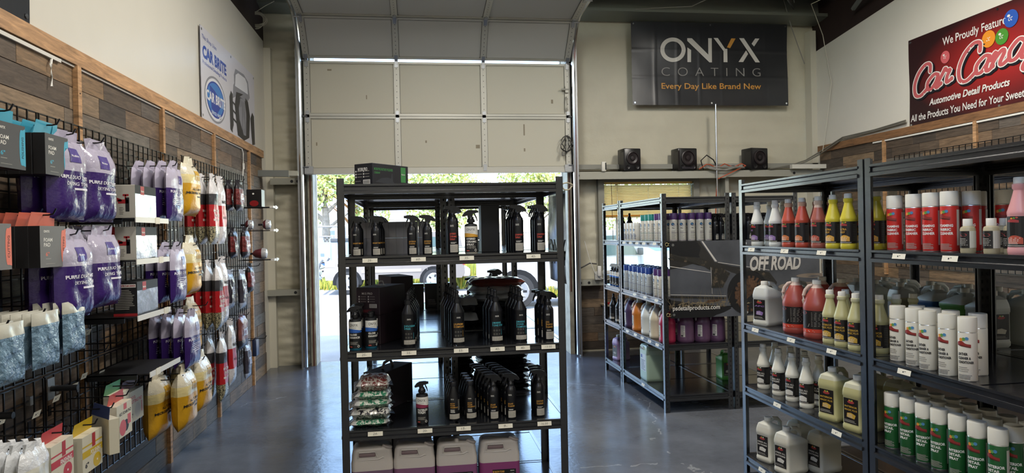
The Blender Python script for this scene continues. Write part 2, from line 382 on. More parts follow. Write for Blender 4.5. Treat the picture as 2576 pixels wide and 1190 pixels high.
# girts (steel rails across the far wall)
GIRT = M('#a7a699', .5, .25, (30, .05))
def girt(x0, x1, z0, z1, y=8.4, holes=(), d=.2, name='girt'):
    o = MB().prism([(y, z0), (y, z1), (y+d, z1), (y+d, z1-.012), (y+.012, z1-.012), (y+.012, z0)], 'x', x0, x1).build(name, GIRT, WF, ang=0)
    for hx_ in holes: MB().lathe([(.018, 0), (.018, .003)], 12).mv(lambda p: (hx_+p.x, y-p.z, (z0+z1)/2+p.y)).build('bolt_hole', INK, o)
girt(-1.72, -1.34, 2.20, 2.275, 8.42, (-1.4, -1.47)); girt(-1.78, -1.34, .872, .94, 8.42, (-1.38, -1.455))
MB().box(-1.80, -1.44, 8.05, 8.11, 2.265, 2.335).box(-1.46, -1.34, 8.06, 8.10, 2.275, 2.33, 1).mv(lambda p: (p.x, p.y+.15*(p.x+1.44), p.z)).build('header_channel', [M('#70736f', .5, .4), GIRT], WF, ang=0)
girt(1.99, 4.0, 2.222, 2.317, 8.38, (2.03,), .3); girt(4.0, 5.4, 2.235, 2.322, 8.38, (4.95,), .3); girt(2.0, 2.4, .872, .945, 8.45, (2.05, 2.16))
MB().box(2.0, 5.37, 8.5, 8.56, 2.36, 2.42).build('backing_angle', M('#8d8c82', .5), WF, ang=0)
tag(MB().box(4.88, 5.43, 8.30, 8.36, 2.33, 2.385).build('shelf_channel', M('#d6d3c6', .5)), 'short white metal channel lying on wall beam near red sign wall', 'channel')
# wall beam along the right, above the second window
MB().box(4.02, 4.07, 8.45, 8.6, 1.2, 2.235).build('window_stud', GIRT, WF, ang=0)
# ---------------- window with blinds
def _glass(n, l, b):
    tr = n.new('ShaderNodeBsdfTransparent'); tr.inputs[0].default_value = (.9, .94, .93, 1); gl = n.new('ShaderNodeBsdfGlossy'); gl.inputs['Roughness'].default_value = .02
    fr = n.new('ShaderNodeFresnel'); mx = n.new('ShaderNodeMixShader'); l.new(fr.outputs[0], mx.inputs[0]); l.new(tr.outputs[0], mx.inputs[1]); l.new(gl.outputs[0], mx.inputs[2]); l.new(mx.outputs[0], n['Material Output'].inputs[0])
GLASS = node_mat('window_glass', _glass)
def _slat(n, l, b):
    b.inputs['Base Color'].default_value = (*hx('#e6d6a6'), 1); b.inputs['Roughness'].default_value = .5
    t_ = n.new('ShaderNodeBsdfTranslucent'); t_.inputs[0].default_value = (*hx('#ffe3a6'), 1); mx = n.new('ShaderNodeMixShader'); mx.inputs[0].default_value = .75
    l.new(b.outputs[0], mx.inputs[1]); l.new(t_.outputs[0], mx.inputs[2]); l.new(mx.outputs[0], n['Material Output'].inputs[0])
w = struct(MB().box(2.34, 2.42, 8.58, 8.78, .93, 2.26).box(3.64, 3.72, 8.58, 8.78, .93, 2.26).box(2.42, 3.64, 8.58, 8.78, 2.2, 2.26).box(2.42, 3.64, 8.58, 8.78, .93, .99).build('window_1', M('#8c8b80', .5, .2), ang=0))
MB().box(2.42, 3.64, 8.752, 8.756, .99, 2.2).build('pane', GLASS, w, ang=0)
MB().box(2.62, 2.645, 8.74, 8.77, .99, 2.2).build('mullion', M('#dcd8cc', .5), w, ang=0)
bl = thing('window_blind', 'cream horizontal slat blind lowered over top of far wall window', 'blind', (3.03, 8.66, 1.735))
BLM = node_mat('blind_slat', _slat)
MB().box(-.61, .61, -.03, .03, .44, .475).build('head_rail', BLM, bl, ang=0)
MB().box(-.61, .61, -.02, .02, 0, .016).build('bottom_rail', M('#b7a56f', .5), bl, ang=0)
slat = MB().add([(x, -.024+.012*k, .007*(1-((k-2)/2)**2)-.012*(k-2)*.48) for k in range(5) for x in (-.605, .605)], [(2*k, 2*k+1, 2*k+3, 2*k+2) for k in range(4)]).mesh('slat', BLM)
for k in range(20): link('slat', slat, bl, (0, 0, .028+k*.0205))
for k in range(5): link('slat', slat, bl, (0, 0, -.006+k*.004+.016)) if k < 4 else None
for x in (-.42, 0, .42): MB().tube([(x, -.03, .45), (x, -.03, .0)], .0022, 5).build('ladder_cord', M('#efe9d2', .7), bl)
MB().tube([(-.5, -.035, .45), (-.49, -.035, -.3)], .004, 6).build('tilt_wand', M('#7d5f3e', .5), bl)
# ---------------- overhead door
DOORM = M('#b9b8b2', .55, .1, (300, .06)); DOORW = M('#c6c2b0', .55, .05, (300, .06)); STILE = M('#bdbbb0', .45, .35)
DR = struct(thing('door_1', None, None, (.325, 8.4, 2.36)))
HW = 1.625
def door_section(y0, z0, y1, z1, mat, first=False):
    """one section from its lower to its upper edge, in the door's own coordinates"""
    L = math.hypot(y1-y0, z1-z0); a = math.atan2(y0-y1, z1-z0)
    f = lambda p: (p.x, y0+p.y*cos(a)-p.z*sin(a), z0+p.y*sin(a)+p.z*cos(a))
    mb = MB().box(-HW, HW, 0, .045, .004, L-.004)
    xs = [-HW, -.53, .53, HW]
    mb.box(-HW, HW, -.001, 0, -.004, .004, 1).box(-HW, HW, -.003, 0, .034, .0375, 1).box(-HW, HW, -.003, 0, L-.036, L-.0325, 1)
    for x in (-HW+.072, -.568, -.492, .492, .568, HW-.072): mb.box(x-.002, x+.002, -.003, 0, .03, L-.03, 1)
    for i in range(3):
        mb.box(xs[i]+.05, xs[i+1]-.05, -.004, .0, .035, .04).box(xs[i]+.05, xs[i+1]-.05, -.004, 0, L-.04, L-.035)
    s_ = mb.mv(f).build('door_section', [mat, M('#55544f', .8)], DR, ang=0)
    MB().box(-HW, HW, -.012, 0, 0, .03).box(-HW, HW, -.012, 0, L-.026, L).mv(f).build('section_rail', STILE, s_, ang=0)
    for i, x in enumerate(xs):
        x = max(-HW+.035, min(HW-.035, x))
        o = MB().box(x-.035, x+.035, -.016, 0, .0, L).box(x-.02, x+.02, -.026, -.016, L-.07, L+.02, 1).box(x-.02, x+.02, -.026, -.016, -.02, .06, 1)
        for k in range(8): o.box(x-.004, x+.004, -.017, -.016, .08+k*(L-.17)/7, .088+k*(L-.17)/7, 2)
        o.mv(f).build('hinge_strip', [STILE, GALV, INK], s_, ang=0)
        if i in (0, 3):
            sg = -1 if i == 0 else 1
            MB().tube([(x, -.03, L), (x+sg*.075, -.03, L)], .008, 8).mv(f).build('roller', GALV, s_)
door_section(0, 0, 0, .65, DOORW); door_section(0, .655, 0, 1.315, DOORW)
door_section(-.02, 1.35, -.40, 1.735, DOORM); door_section(-.41, 1.745, -1.02, 1.80, DOORM); door_section(-1.03, 1.80, -1.68, 1.815, DOORM); door_section(-1.69, 1.815, -2.34, 1.83, DOORM)
MB().box(-HW, HW, -.02, .05, -.045, .0).build('bottom_rail', M('#c0beb4', .45, .3), DR, ang=0)
for x in (-HW+.04, HW-.04): MB().box(x-.05, x+.05, -.03, -.012, -.04, .05).tube([(x, -.035, .04), (x+(.08 if x > 0 else -.08), -.035, .04)], .008, 6).build('bottom_bracket', GALV, DR)
MB().box(HW-.07, HW-.03, -.05, -.012, .95, 1.03).tube([(HW-.12, -.045, .99), (HW-.03, -.045, .99)], .012, 8).tube([(HW-.055, -.03, .72), (HW-.055, -.05, .76), (HW-.055, -.05, .86), (HW-.055, -.03, .9)], .008, 6).build('slide_lock', STILE, DR)
# scuffs and patches on the panels
for x, z, w_, h_ in ((-1.35, 1.2, .05, .02), (-.9, .86, .012, .05), (-.2, .33, .02, .03), (.42, .26, .05, .045), (1.02, .42, .018, .14), (1.02, .22, .02, .04), (1.38, .82, .025, .05), (-1.5, .3, .015, .04)):
    MB().box(x, x+w_, -.0012, 0, z, z+h_).build('scuff_mark', M('#8f8570', .7), DR, ang=0)
cb_ = thing('coiled_cable', 'dark cord coiled on garage door edge beside right track', 'cable', (1.88, 8.36, 2.55))
p = []
for k in range(70): a = k/70*2*pi*4.3; r = .05+.03*sin(k*.9); p.append((r*cos(a), -.03-.01*sin(k*.5), .1+(.1+.02*sin(k*.37))*sin(a)))
MB().tube(p, .006, 5).build('loops', M('#3c3a36', .5), cb_); MB().rbox(-.07, -.03, -.06, -.03, -.04, .02, .01).build('plug', M('#77756c', .5), cb_)
# tracks
def track(x, sg, label):
    path = [(x, 8.34, .02), (x, 8.34, 3.55)]+[(x, 8.34-.45*(1-cos(a)), 3.55+.62*sin(a)) for a in [pi/2*k/8 for k in range(1, 9)]]+[(x, 5.0, 4.30)]
    t_ = thing('door_track', label, 'door track', (x, 8.34, 0))
    MB().tube([(0, q[1]-8.34, q[2]) for q in path], .028, 8).build('rail', M('#c9ccd0', .2, 1), t_)
    MB().box(-.01+sg*.03, .01+sg*.03, -.02, .35, 0, 4.0).build('mounting_angle', GALV, t_, ang=0)
track(-1.345, -1, 'galvanized steel door track left of garage opening'); track(1.985, 1, 'galvanized steel door track right of garage opening')
# timber and steel jambs
JAMB = M('#a49d8a', .7, 0, (20, .2), .35, 9)
struct(MB().box(-1.30, -1.24, 8.5, 8.8, 0, 4.0).box(-1.25, -1.235, 8.78, 8.84, 0, 4.0, 1).box(-1.275, -1.26, 8.49, 8.5, 0, 2.6, 2).build('trim_16', [JAMB, M('#d8d6d0', .5), M('#5b3326', .8)], ang=0))
struct(MB().box(1.915, 1.97, 8.5, 8.8, 0, 4.0).box(1.905, 1.92, 8.78, 8.84, 0, 4.0, 1).box(1.93, 1.945, 8.49, 8.5, .8, 2.6, 2).build('trim_17', [JAMB, M('#d8d6d0', .5), M('#5b3326', .8)], ang=0))
# ================================================================ shelving racks
DECK = M('#1d1f24', .17, 0, (40, .02), .1, 4, .8); RACKM = M('#1d1e21', .22, 0, (380, .1), 0, 8, .9, 0, 1, None, .3); SLOT = M('#08080a', .8)
def beam_prof(): # outward is -, z from the beam's lower edge
    return [(0, 0), (-.012, 0), (-.012, .015), (.006, .024), (.006, .033), (-.010, .044), (-.010, .054), (.012, .054), (.012, .05), (0, .05)]
POSTM = {}
def post_mesh(sx, sy, H, longx):
    k = (sx, sy, H, longx)
    if k not in POSTM:
        w, t = .04, .0035; mb = MB()
        mb.box(min(0, sx*w), max(0, sx*w), min(0, sy*t), max(0, sy*t), 0, H).box(min(0, sx*t), max(0, sx*t), min(0, sy*w), max(0, sy*w), 0, H)
        POSTM[k] = mb.mesh('post', RACKM, 0)
        sl = MB()
        n = int(H/.038)
        for i in range(n):
            z = .03+i*.038
            if not longx: sl.box(sx*.017-.004, sx*.017+.004, min(-sy*.0005, sy*.0042), max(-sy*.0005, sy*.0042), z, z+.015)
            else: sl.box(min(-sx*.0005, sx*.0042), max(-sx*.0005, sx*.0042), sy*.017-.004, sy*.017+.004, z, z+.015)
        POSTM[k+('s',)] = sl.mesh('slots', SLOT, 0)
    return POSTM[k], POSTM[k+('s',)]
def rack(label, x0, x1, y0, y1, levels, H=1.875, tags=()):
    r = thing('shelving_rack', label, 'shelving', ((x0+x1)/2, (y0+y1)/2, 0), 0, 'black steel shelving racks')
    hx_, hy = (x1-x0)/2, (y1-y0)/2
    for sx in (-1, 1):
        for sy in (-1, 1):
            me, sl = post_mesh(-sx, -sy, H, hx_ > hy); q = link('post', me, r, (sx*hx_, sy*hy, 0)); s_ = link('slots', sl, q); s_['kind'] = 'stuff'
    for z in levels:
        b = z-.054
        for sg, ax in ((-1, 'y'), (1, 'y'), (-1, 'x'), (1, 'x')):
            mb = MB(); pr = beam_prof()
            if ax == 'y': mb.prism([(sg*(hy-.004)-sg*(u), w+b) if False else (sg*(hy-.006-u*0)+sg*(-u), w+b) for u, w in pr], 'x', -hx_+.036, hx_-.036)
            else: mb.prism([(sg*(hx_-.006)+sg*(-u), w+b) for u, w in pr], 'y', -hy+.036, hy-.036)
            mb.build('beam', RACKM, r, ang=0)
        if max(hx_, hy) > .5:
            L = hx_ if hx_ > hy else hy
            for s_ in (-1, 1):
                if hx_ > hy: MB().box(min(0, s_*L)+.008+.001, max(0, s_*L)-.008-.001, -hy+.008, hy-.008, z-.014, z-.002).build('deck_board', DECK, r, ang=0)
                else: MB().box(-hx_+.008, hx_-.008, min(0, s_*L)+.009, max(0, s_*L)-.009, z-.014, z-.002).build('deck_board', DECK, r, ang=0)
    return r
def price_tag(r, p, txt, rz=0, tilt=.25, w=.078, h=.022):
    """paper tag clipped to a shelf lip; p is in the rack's coordinates, front is -Y before rz"""
    d = DC(lambda x, z, o: (x, -o+(z*tilt), z), .0004)
    d.mb.box(-w/2, w/2, -.0002, .0008, -h/2, h/2, 0).mv(lambda q: (q.x, q.y+q.z*tilt, q.z))
    if txt: d.text(txt, -.003-len(txt)*.0032, .003+len(txt)*.0032, -.005, .006, 1, 2, -.008, .15)
    else: d.rect(-.008, -.002, -.003, .003, 1, 2); d.rect(.002, .010, .002, .004, 1, 2)
    return d.build('price_tag', [PAPER, INK], r, loc=p, rz=rz)
CL = [.10, .535, .957, 1.459, 1.845]; RL = [.125, .568, .966, 1.456, 1.845]; ML = [.15, .585, .973, 1.466, 1.845]
R_FRONT = rack('black steel rack facing the camera in the middle of the floor', -.417, .805, 3.69, 4.30, CL)
rack('left of two black racks end-on behind the front rack', -.417, .188, 4.32, 5.54, CL)
rack('right of two black racks end-on behind the front rack', .20, .805, 4.32, 5.54, CL)
rack('rearmost black rack of the central unit nearest the garage opening', -.417, .805, 5.56, 6.17, CL)
R_MID = rack('black rack under the off-road banner, nearest the garage opening aisle', 2.07, 2.68, 5.56, 6.79, ML)
rack('black rack behind the off-road banner on its right half', 2.70, 3.31, 5.56, 6.79, ML)
R_MIDE = rack('black end rack closest to the blinds window', 2.07, 3.31, 6.81, 7.44, ML)
R_R1 = rack('black rack at right holding white, red and yellow jugs', 2.045, 2.655, 2.885, 4.11, RL)
rack('back-to-back black rack behind the right rack of jugs', 2.67, 3.28, 2.885, 4.11, RL)
R_R2 = rack('black rack at right edge holding red, white and green aerosols', 2.045, 2.655, 1.655, 2.875, RL)
rack('back-to-back black rack behind the right edge aerosol rack', 2.67, 3.28, 1.655, 2.875, RL)
def lt(r, x, y, z): return (x-r.location.x, y-r.location.y, z)
for x, s in ((-.25, '25-'), (.005, '60-'), (.264, '35-'), (.63, '40-')): price_tag(R_FRONT, lt(R_FRONT, x, 3.676, 1.437), s)
for x, s in ((-.291, '25-'), (-.056, '55-'), (.223, '55-'), (.421, '40-'), (.561, '40-'), (.703, '13.00')): price_tag(R_FRONT, lt(R_FRONT, x, 3.676, .937), s)
for x, s in ((-.242, '24-'), (.02, '20-'), (.227, '15-'), (.456, '9-'), (.672, '16.00')): price_tag(R_FRONT, lt(R_FRONT, x, 3.676, .515), s)
NEG = -pi/2
for y, z, s in ((3.93, 1.434, ''), (3.55, 1.434, ''), (3.2, 1.434, ''), (3.9, .944, ''), (3.5, .944, ''), (3.13, .944, ''), (3.66, .546, ''), (3.1, .546, ''), (3.85, .103, '')): price_tag(R_R1, lt(R_R1, 2.03, y, z), s, NEG)
for y, z, s in ((2.64, 1.434, ''), (2.36, 1.434, ''), (2.62, .944, ''), (2.4, .546, '')): price_tag(R_R2, lt(R_R2, 2.03, y, z), s, NEG)
for y, z, s in ((6.6, 1.444, ''), (6.4, 1.444, ''), (6.2, 1.444, ''), (6.0, 1.444, ''), (5.72, 1.444, ''), (6.3, .951, ''), (6.0, .951, ''), (5.7, .951, ''), (6.55, .563, ''), (6.3, .563, ''), (6.1, .563, ''), (5.9, .563, ''), (5.7, .563, ''), (6.1, .127, '')): price_tag(R_MID, lt(R_MID, 2.055, y, z), s, NEG)
# ================================================================ bottles, cans, jugs (front faces -Y, base at z=0)
def sprayer(t, z, r, sc=1.0, mat=PBLK, flip=1):
    """trigger sprayer: collar, head with nozzle, lever; spray side toward -X when flip=1"""
    MB().lathe([(r*.62, z), (r*.62, z+.016*sc), (r*.5, z+.02*sc), (r*.42, z+.034*sc)], 14).build('collar', mat, t)
    h0 = z+.03*sc; k = sc*flip
    prof = [(.018, 0), (.020, .010), (.046, .004), (.050, .012), (.034, .032), (.016, .042), (-.014, .044), (-.034, .042), (-.037, .036), (-.037, .026), (-.030, .024), (-.012, .020), (-.010, 0)]
    hd = MB().prism([(-p[0]*-k if False else p[0]*k, h0+p[1]*sc) for p in prof], 'y', -.011*sc, .011*sc).build('spray_head', mat, t)
    tr = [(-.018, .022), (-.026, .021), (-.036, .0), (-.040, -.022), (-.036, -.024), (-.029, -.004), (-.022, .010)]
    MB().prism([(p[0]*k, h0+p[1]*sc) for p in tr], 'y', -.006*sc, .006*sc).build('trigger', mat, hd)
    MB().box(min(-.045*k, -.036*k), max(-.045*k, -.036*k), -.008*sc, .008*sc, h0+.026*sc, h0+.041*sc).build('nozzle', mat, hd, ang=0)
def wrap(R, x0, x1, z0, z1, mi=0): # a label band around the bottle's front
    d = DC(cyl(R)); d.rect(x0, x1, z0, z1, mi, 1, 12); return d
def slim_spray(word, col, lines, r=.027, body=.135, total=.15, sc=.95, accent=GOLD):
    def make(label, loc, rz):
        t = thing('spray_bottle', label, 'spray bottle', loc, rz)
        MB().lathe([(r*.9, 0), (r, .006), (r, body), (r*.92, body+.012), (r*.62, body+.026), (r*.55, body+.03), (r*.55, total+.02)], 18).build('body', PBLK, t)
        d = DC(cyl(r+.0004)); d.text('ONYX', -r*.55, r*.1, body*.84, body*.9, 1, 1)
        tp = (.5, .53, .6)[len(lines)-1]
        for i, ln in enumerate(lines): d.text(ln, -r*.5, -r*.5+r*.165*len(ln), body*(tp-.085*i), body*(tp+.055-.085*i), 2, 1)
        if lines: d.rect(-r*.62, -r*.56, body*(tp-.085*(len(lines)-1)), body*(tp+.055), 2, 1)
        d.rect(-r*.62, r*.95, body*.06, body*.3, 3, 1, 8); d.lines(-r*.4, r*.7, body*.1, body*.26, 5, 4, 2); d.lines(-r*.5, r*.6, body*.33, body*.38, 2, 1, 1)
        d.build('label', [PBLK, WHT, col, SILV, GREYL], t)
        sprayer(t, total, r, sc); return t
    make.__name__ = word; return make
def compound_bottle(lines, col, body=.17, r=.039, total=.30):
    def make(label, loc, rz):
        t = thing('compound_bottle', label, 'bottle', loc, rz)
        MB().lathe([(r*.94, 0), (r, .008), (r, .026), (r*.985, .03), (r*.985, body), (r, body+.004), (r, body+.012), (r*.42, body+.058), (r*.4, body+.062)], 20).build('body', PBLK, t)
        z = body+.06
        MB().lathe([(r*.52, z), (r*.52, z+.02), (r*.3, z+.028), (r*.22, z+.052), (r*.3, z+.055), (r*.28, z+.062), (r*.12, z+.07)], 14).build('tip_cap', BLK, t)
        q = r+.0006; d = DC(cyl(q)); d.text('ONYX', -r*.2, r*.35, body*.86, body*.91, 1, 1)
        for i, ln in enumerate(lines): d.text(ln, -r*.45, -r*.45+r*.18*len(ln), body*(.64-.085*i), body*(.7-.085*i), 2, 1)
        if lines: d.rect(-r*.62, -r*.55, body*(.64-.085*(len(lines)-1)), body*.7, 2, 1)
        for i in range(3):
            for j in range(2): d.disc(-r*.38+i*r*.38, body*(.3+.12*j), r*.11, r*.11, 4, 1, 10, .75)
        d.rect(r*.72, r*.76, body*.26, body*.46, 2, 1)
        d.rect(-r*.72, r*1.05, body*.08, body*.22, 3, 1, 8); d.lines(-r*.45, r*.85, body*.1, body*.2, 4, 4, 2)
        d.build('label', [PBLK, WHT, col, SILV, GREYL], t); return t
    return make
def care_bottle(lines, wave, top='spray', liquid='#1d6f8c', r=.033, body=.145, sc=.8):
    wv = M(wave, .45)
    def make(label, loc, rz):
        t = thing('spray_bottle' if top == 'spray' else 'squeeze_bottle', label, 'spray bottle' if top == 'spray' else 'bottle', loc, rz)
        MB().lathe([(r*.92, 0, 1), (r, .006, 1), (r, .012, 0), (r, body), (r*.93, body+.008), (r*.4, body+.014), (r*.38, body+.024)], 20).build('body', [BLK, M(liquid, .2)], t)
        q = r+.0006; d = DC(cyl(q)); hw = r*1.45
        d.rect(-hw, hw, body*.06, body*.64, 0, 1, 12)
        d.rect(-hw, hw, body*.68, body*.98, 1, 1, 12)
        n = 12
        for i in range(n):
            x0 = -hw+2*hw*i/n; x1 = -hw+2*hw*(i+1)/n; f = lambda x: body*(.72-.05*(x/hw)-.03*(x/hw)**2)
            d.poly([(x0, body*.6), (x1, body*.6), (x1, f(x1)), (x0, f(x0))], 2, 2)
        d.text('ONYX', -r*.8, r*.5, body*.82, body*.91, 3, 3, .0); d.text('CARE', -r*.45, r*.25, body*.755, body*.785, 3, 3, 0, 0, 2, 1.5)
        for i, ln in enumerate(lines): d.text(ln, -r*.85, -r*.85+min(r*1.75, r*(.3 if len(ln) < 5 else .215)*len(ln)+r*.12), body*(.5-.1*i), body*((.6 if len(ln) < 5 and i else .57)-.1*i), 1, 3, .035)
        d.lines(-r*.8, r*.7, body*.19, body*.3, 4, 4, 3); d.disc(r*.6, body*.13, r*.2, r*.2, 1, 3, 14, .6); d.rect(-r*.85, -r*.4, body*.1, body*.13, 5, 3)
        d.build('label', [BLK, WHT, wv, INK, GREYL, CORAL], t)
        if top == 'spray': sprayer(t, body+.018, r, sc, PBLK, -1)
        else: MB().lathe([(r*.55, body+.016), (r*.55, body+.035), (r*.5, body+.037)], 16).build('flip_cap', PBLK, t)
        return t
    return make
def shampoo_bottle():
    r, body = .032, .135
    def make(label, loc, rz):
        t = thing('shampoo_bottle', label, 'bottle', loc, rz)
        MB().lathe([(r*.93, 0), (r, .008), (r, body), (r*.55, body+.05), (r*.5, body+.056)], 20).build('body', PBLK, t)
        MB().lathe([(r*.62, body+.055), (r*.66, body+.06), (r*.66, body+.078), (r*.6, body+.081)], 18).build('disc_cap', M('#222327', .2), t)
        d = DC(cyl(r+.0006)); d.text('ONYX', -r*.5, r*.05, body*.88, body*.93, 1, 1)
        for i, ln in enumerate(('SNOW', 'FOAM', 'SHAMPOO')): d.text(ln, -r*.62, -r*.62+r*.2*len(ln), body*(.7-.08*i), body*(.755-.08*i), 2, 1)
        d.rect(-r*.8, r*1.3, body*.1, body*.3, 3, 1, 10); d.lines(-r*.5, r*.6, body*.13, body*.27, 4, 4, 2); d.lines(-r*.6, r*.3, body*.36, body*.5, 4, 1, 1); d.lines(r*.8, r*1.5, body*.45, body*.9, 9, 4, 1)
        d.build('label', [PBLK, WHT, GOLD, SILV, GREYL], t); return t
    return make
def aerosol(body_col, cap_col, kind, r=.0325, h=.185, cap=.06):
    bm_, cm = M(body_col, .38), M(cap_col, .4)
    def make(label, loc, rz):
        t = thing('aerosol_can', label, 'aerosol can', loc, rz)
        MB().lathe([(r*.95, 0, 1), (r, .004, 0), (r, h, 1), (r*.95, h+.006, 1), (r*.8, h+.01, 1)], 20).build('can', [bm_, M('#c9c7c0', .3, .8)], t)
        MB().lathe([(r*1.0, h+.004), (r*1.0, h+cap-.004), (r*.95, h+cap), (r*.3, h+cap+.001)], 20).build('cap', cm, t)
        d = DC(cyl(r+.0005))
        if kind == 'fabric' or kind == 'green':
            ws = ('FOAMING', 'FABRIC', 'CLEANER') if kind == 'fabric' else ('INTERIOR', 'DETAIL', 'SPRAY')
            for i, ln in enumerate(ws): d.text(ln, -r*.75, -r*.75+r*.235*len(ln), h*(.55-.085*i), h*(.61-.085*i), 1, 1, .04)
            d.rect(r*1.35, r*2.2, h*.15, h*.92, 3, 1, 6); d.lines(-r*.7, r*.8, h*.06, h*.2, 6, 2, 1)
        elif kind == 'leather':
            for i, ln in enumerate(('LEATHER', 'CLEANER &', 'CONDITIONER')): d.text(ln, -r*.8, -r*.8+r*.155*len(ln), h*(.54-.085*i), h*(.595-.085*i), 4, 1, .04)
            d.lines(-r*.8, r*.7, h*.05, h*.15, 4, 5, 1); d.lines(-r*.8, r*.4, h*.2, h*.32, 3, 2, 1)
        else:
            d.disc(-r*.3, h*.8, r*.42, h*.07, 6, 2, 16); d.disc(-r*.35, h*.81, r*.25, h*.04, 7, 3, 12); d.poly([(-r*.8, h*.78), (r*.4, h*.78), (r*.1, h*.7), (-r*.2, h*.69)], 8, 1)
            d.text('Plus', -r*.5, r*.1, h*.6, h*.65, 4, 1, .03); d.lines(-r*.7, r*.45, h*.1, h*.52, 9, 2, 1); d.lines(r*.75, r*1.9, h*.1, h*.9, 18, 2, 1); d.rect(-r*1.2, r*1.9, h*.04, h*.055, 8, 1, 12); d.rect(-r*.7, r*1.9, h*.4, h*.41, 8, 1, 12)
        if kind in ('fabric', 'green', 'leather'):
            d.band(-r*.95, r*.62, lambda u: h*(.745-.04*u), lambda u: h*(.80+.045*sin(pi*min(1, u*1.5))-.03*u), 9, 1); d.band(-r*.9, r*.55, lambda u: h*(.742-.04*u), lambda u: h*(.764-.04*u), 10, 2)
            for i, m in enumerate((11, 12, 7)): d.disc(-r*.4+i*r*.3, h*(.865+.012*i), r*.2, h*.034, m, 3, 12)
        d.build('label', [bm_, WHT, GREYL, M('#cfcbc0', .5), INK, M('#57575a', .5), M('#2b3d63', .4), M('#4b86b4', .4), cm if kind == 'tent' else M('#6a2b78', .5), M('#8e2f2a', .45), M('#5c1d1a', .45), M('#d8923a', .4), M('#5f9a4b', .4)], t)
        return t
    return make
def quart_bottle(liq, plast, lab_words, lab_col, dark='#1a1817', full=.8, lowcol=None, name='quart_bottle'):
    r, b = .0385, .14
    lm, pm = M(liq, .35, 0, None, 0, 8, .5, 0, 1, None, 0, .4), M(plast, .4, 0, None, 0, 8, .5, 0, 1, None, 0, .4)
    zf = full
    def make(label, loc, rz):
        t = thing(name, label, 'bottle', loc, rz)
        P = [(r*.93, 0), (r, .007), (r, .02), (r*.97, .023), (r*.97, b), (r, b+.004), (r, b+.012), (r*.93, b+.02), (r*.74, b+.045), (r*.54, b+.075), (r*.47, b+.088), (r*.47, b+.09), (r*.58, b+.096), (r*.58, b+.11), (r*.45, b+.114), (r*.42, b+.12)]
        top = (b+.12)*zf
        MB().lathe([(a, z, 0 if z < top else 1) for a, z in P], 20).build('body', [lm, pm], t)
        MB().lathe([(r*.48, b+.112), (r*.48, b+.132), (r*.44, b+.135)], 16).build('cap', M('#e3e0d4', .45), t)
        d = DC(cyl(r*.985)); hw = r*2.1
        d.rect(-hw, hw, .028, b-.004, 0, 1, 18)
        d.band(-r*.75, r*.3, lambda u: b*(.83-.02*u), lambda u: b*(.87+.03*sin(pi*u)), 2, 2)
        for i, m in enumerate((3, 4, 1)): d.disc(-r*.3+i*r*.22, b*(.92+.008*i), r*.11, b*.022, m, 3, 10)
        for i, ln in enumerate(lab_words): d.text(ln, -r*.75, -r*.75+min(r*1.5, r*.2*len(ln)), b*(.66-.1*i), b*(.73-.1*i), 1, 2, .02)
        d.band(-r*.7, r*.6, lambda u: b*(.29-.02*u), lambda u: b*(.42+.07*sin(pi*u)), 5, 2); d.lines(-r*.7, r*.6, b*.27, b*.45, 5, 6, 3, .35, .5)
        d.rect(-r*.8, r*.8, b*.22, b*.235, 6, 2, 6); d.lines(r*1.0, r*1.9, b*.3, b*.9, 10, 7, 2)
        d.build('label', [M(dark, .4), M(lab_col, .45), M('#a03a3a', .45), M('#d8923a', .4), M('#5f9a4b', .4), M(lab_col, .5), M('#d9d4c8', .5), M('#4a4843', .5)], t)
        return t
    return make
def round_gallon(liq, plast, lab='dark', full=.72, strip='#c8402a', words=()):
    r = .072
    lm, pm = M(liq, .35, 0, None, 0, 8, .5, 0, 1, None, 0, .4), M(plast, .35, 0, None, 0, 8, .5, 0, 1, None, 0, .4)
    def make(label, loc, rz):
        t = thing('gallon_jug', label, 'jug', loc, rz)
        P = [(r*.9, 0), (r, .01), (r, .03), (r*.98, .034), (r*.98, .155), (r, .16), (r, .178), (r*.93, .195), (r*.74, .235), (r*.45, .272), (r*.3, .285), (r*.28, .3)]
        MB().lathe([(a, z, 0 if z < .3*full else 1) for a, z in P], 24).build('body', [lm, pm], t)
        MB().lathe([(r*.3, .292), (r*.31, .296), (r*.31, .312), (r*.28, .315)], 16).build('cap', M('#e3e0d4', .45), t)
        MB().tube([(-.016, -.016, .288), (-.03, -.026, .282), (-.046, -.036, .258), (-.052, -.042, .23), (-.052, -.044, .205), (-.048, -.042, .185)], [.007, .009, .0095, .0095, .009, .008], 8).build('handle', pm, t)
        d = DC(cyl(r*.985))
        if lab == 'dark':
            d.rect(-r*1.5, r*1.5, .036, .153, 0, 1, 20); d.rect(-r*1.5, r*1.5, .036, .055, 1, 2, 20); d.disc(-r*.5, .14, r*.3, .008, 2, 2)
            for i, ln in enumerate(words): d.text(ln, -r*.8, -r*.8+r*.14*len(ln), .115-.016*i, .126-.016*i, 3, 2, .02)
            d.poly([(-r*.8, .07), (-r*.1, .066), (0, .084), (-r*.7, .09)], 4, 2); d.lines(r*.15, r*1.2, .07, .148, 9, 5, 2); d.lines(-r*.8, r*.5, .04, .05, 2, 4, 3)
        else:
            d.rect(-r*.55, r*.0, .05, .15, 4, 1, 6); d.lines(-r*.5, -r*.05, .056, .145, 9, 5, 2); d.rect(-r*.5, -r*.25, .052, .066, 6, 3)
        d.build('label', [M('#1d1a19', .4), M(strip, .45), M('#a03a3a', .45), M('#e3a08a', .45), M('#d9d4c8', .5), M('#77736b', .5), INK], t)
        return t
    return make
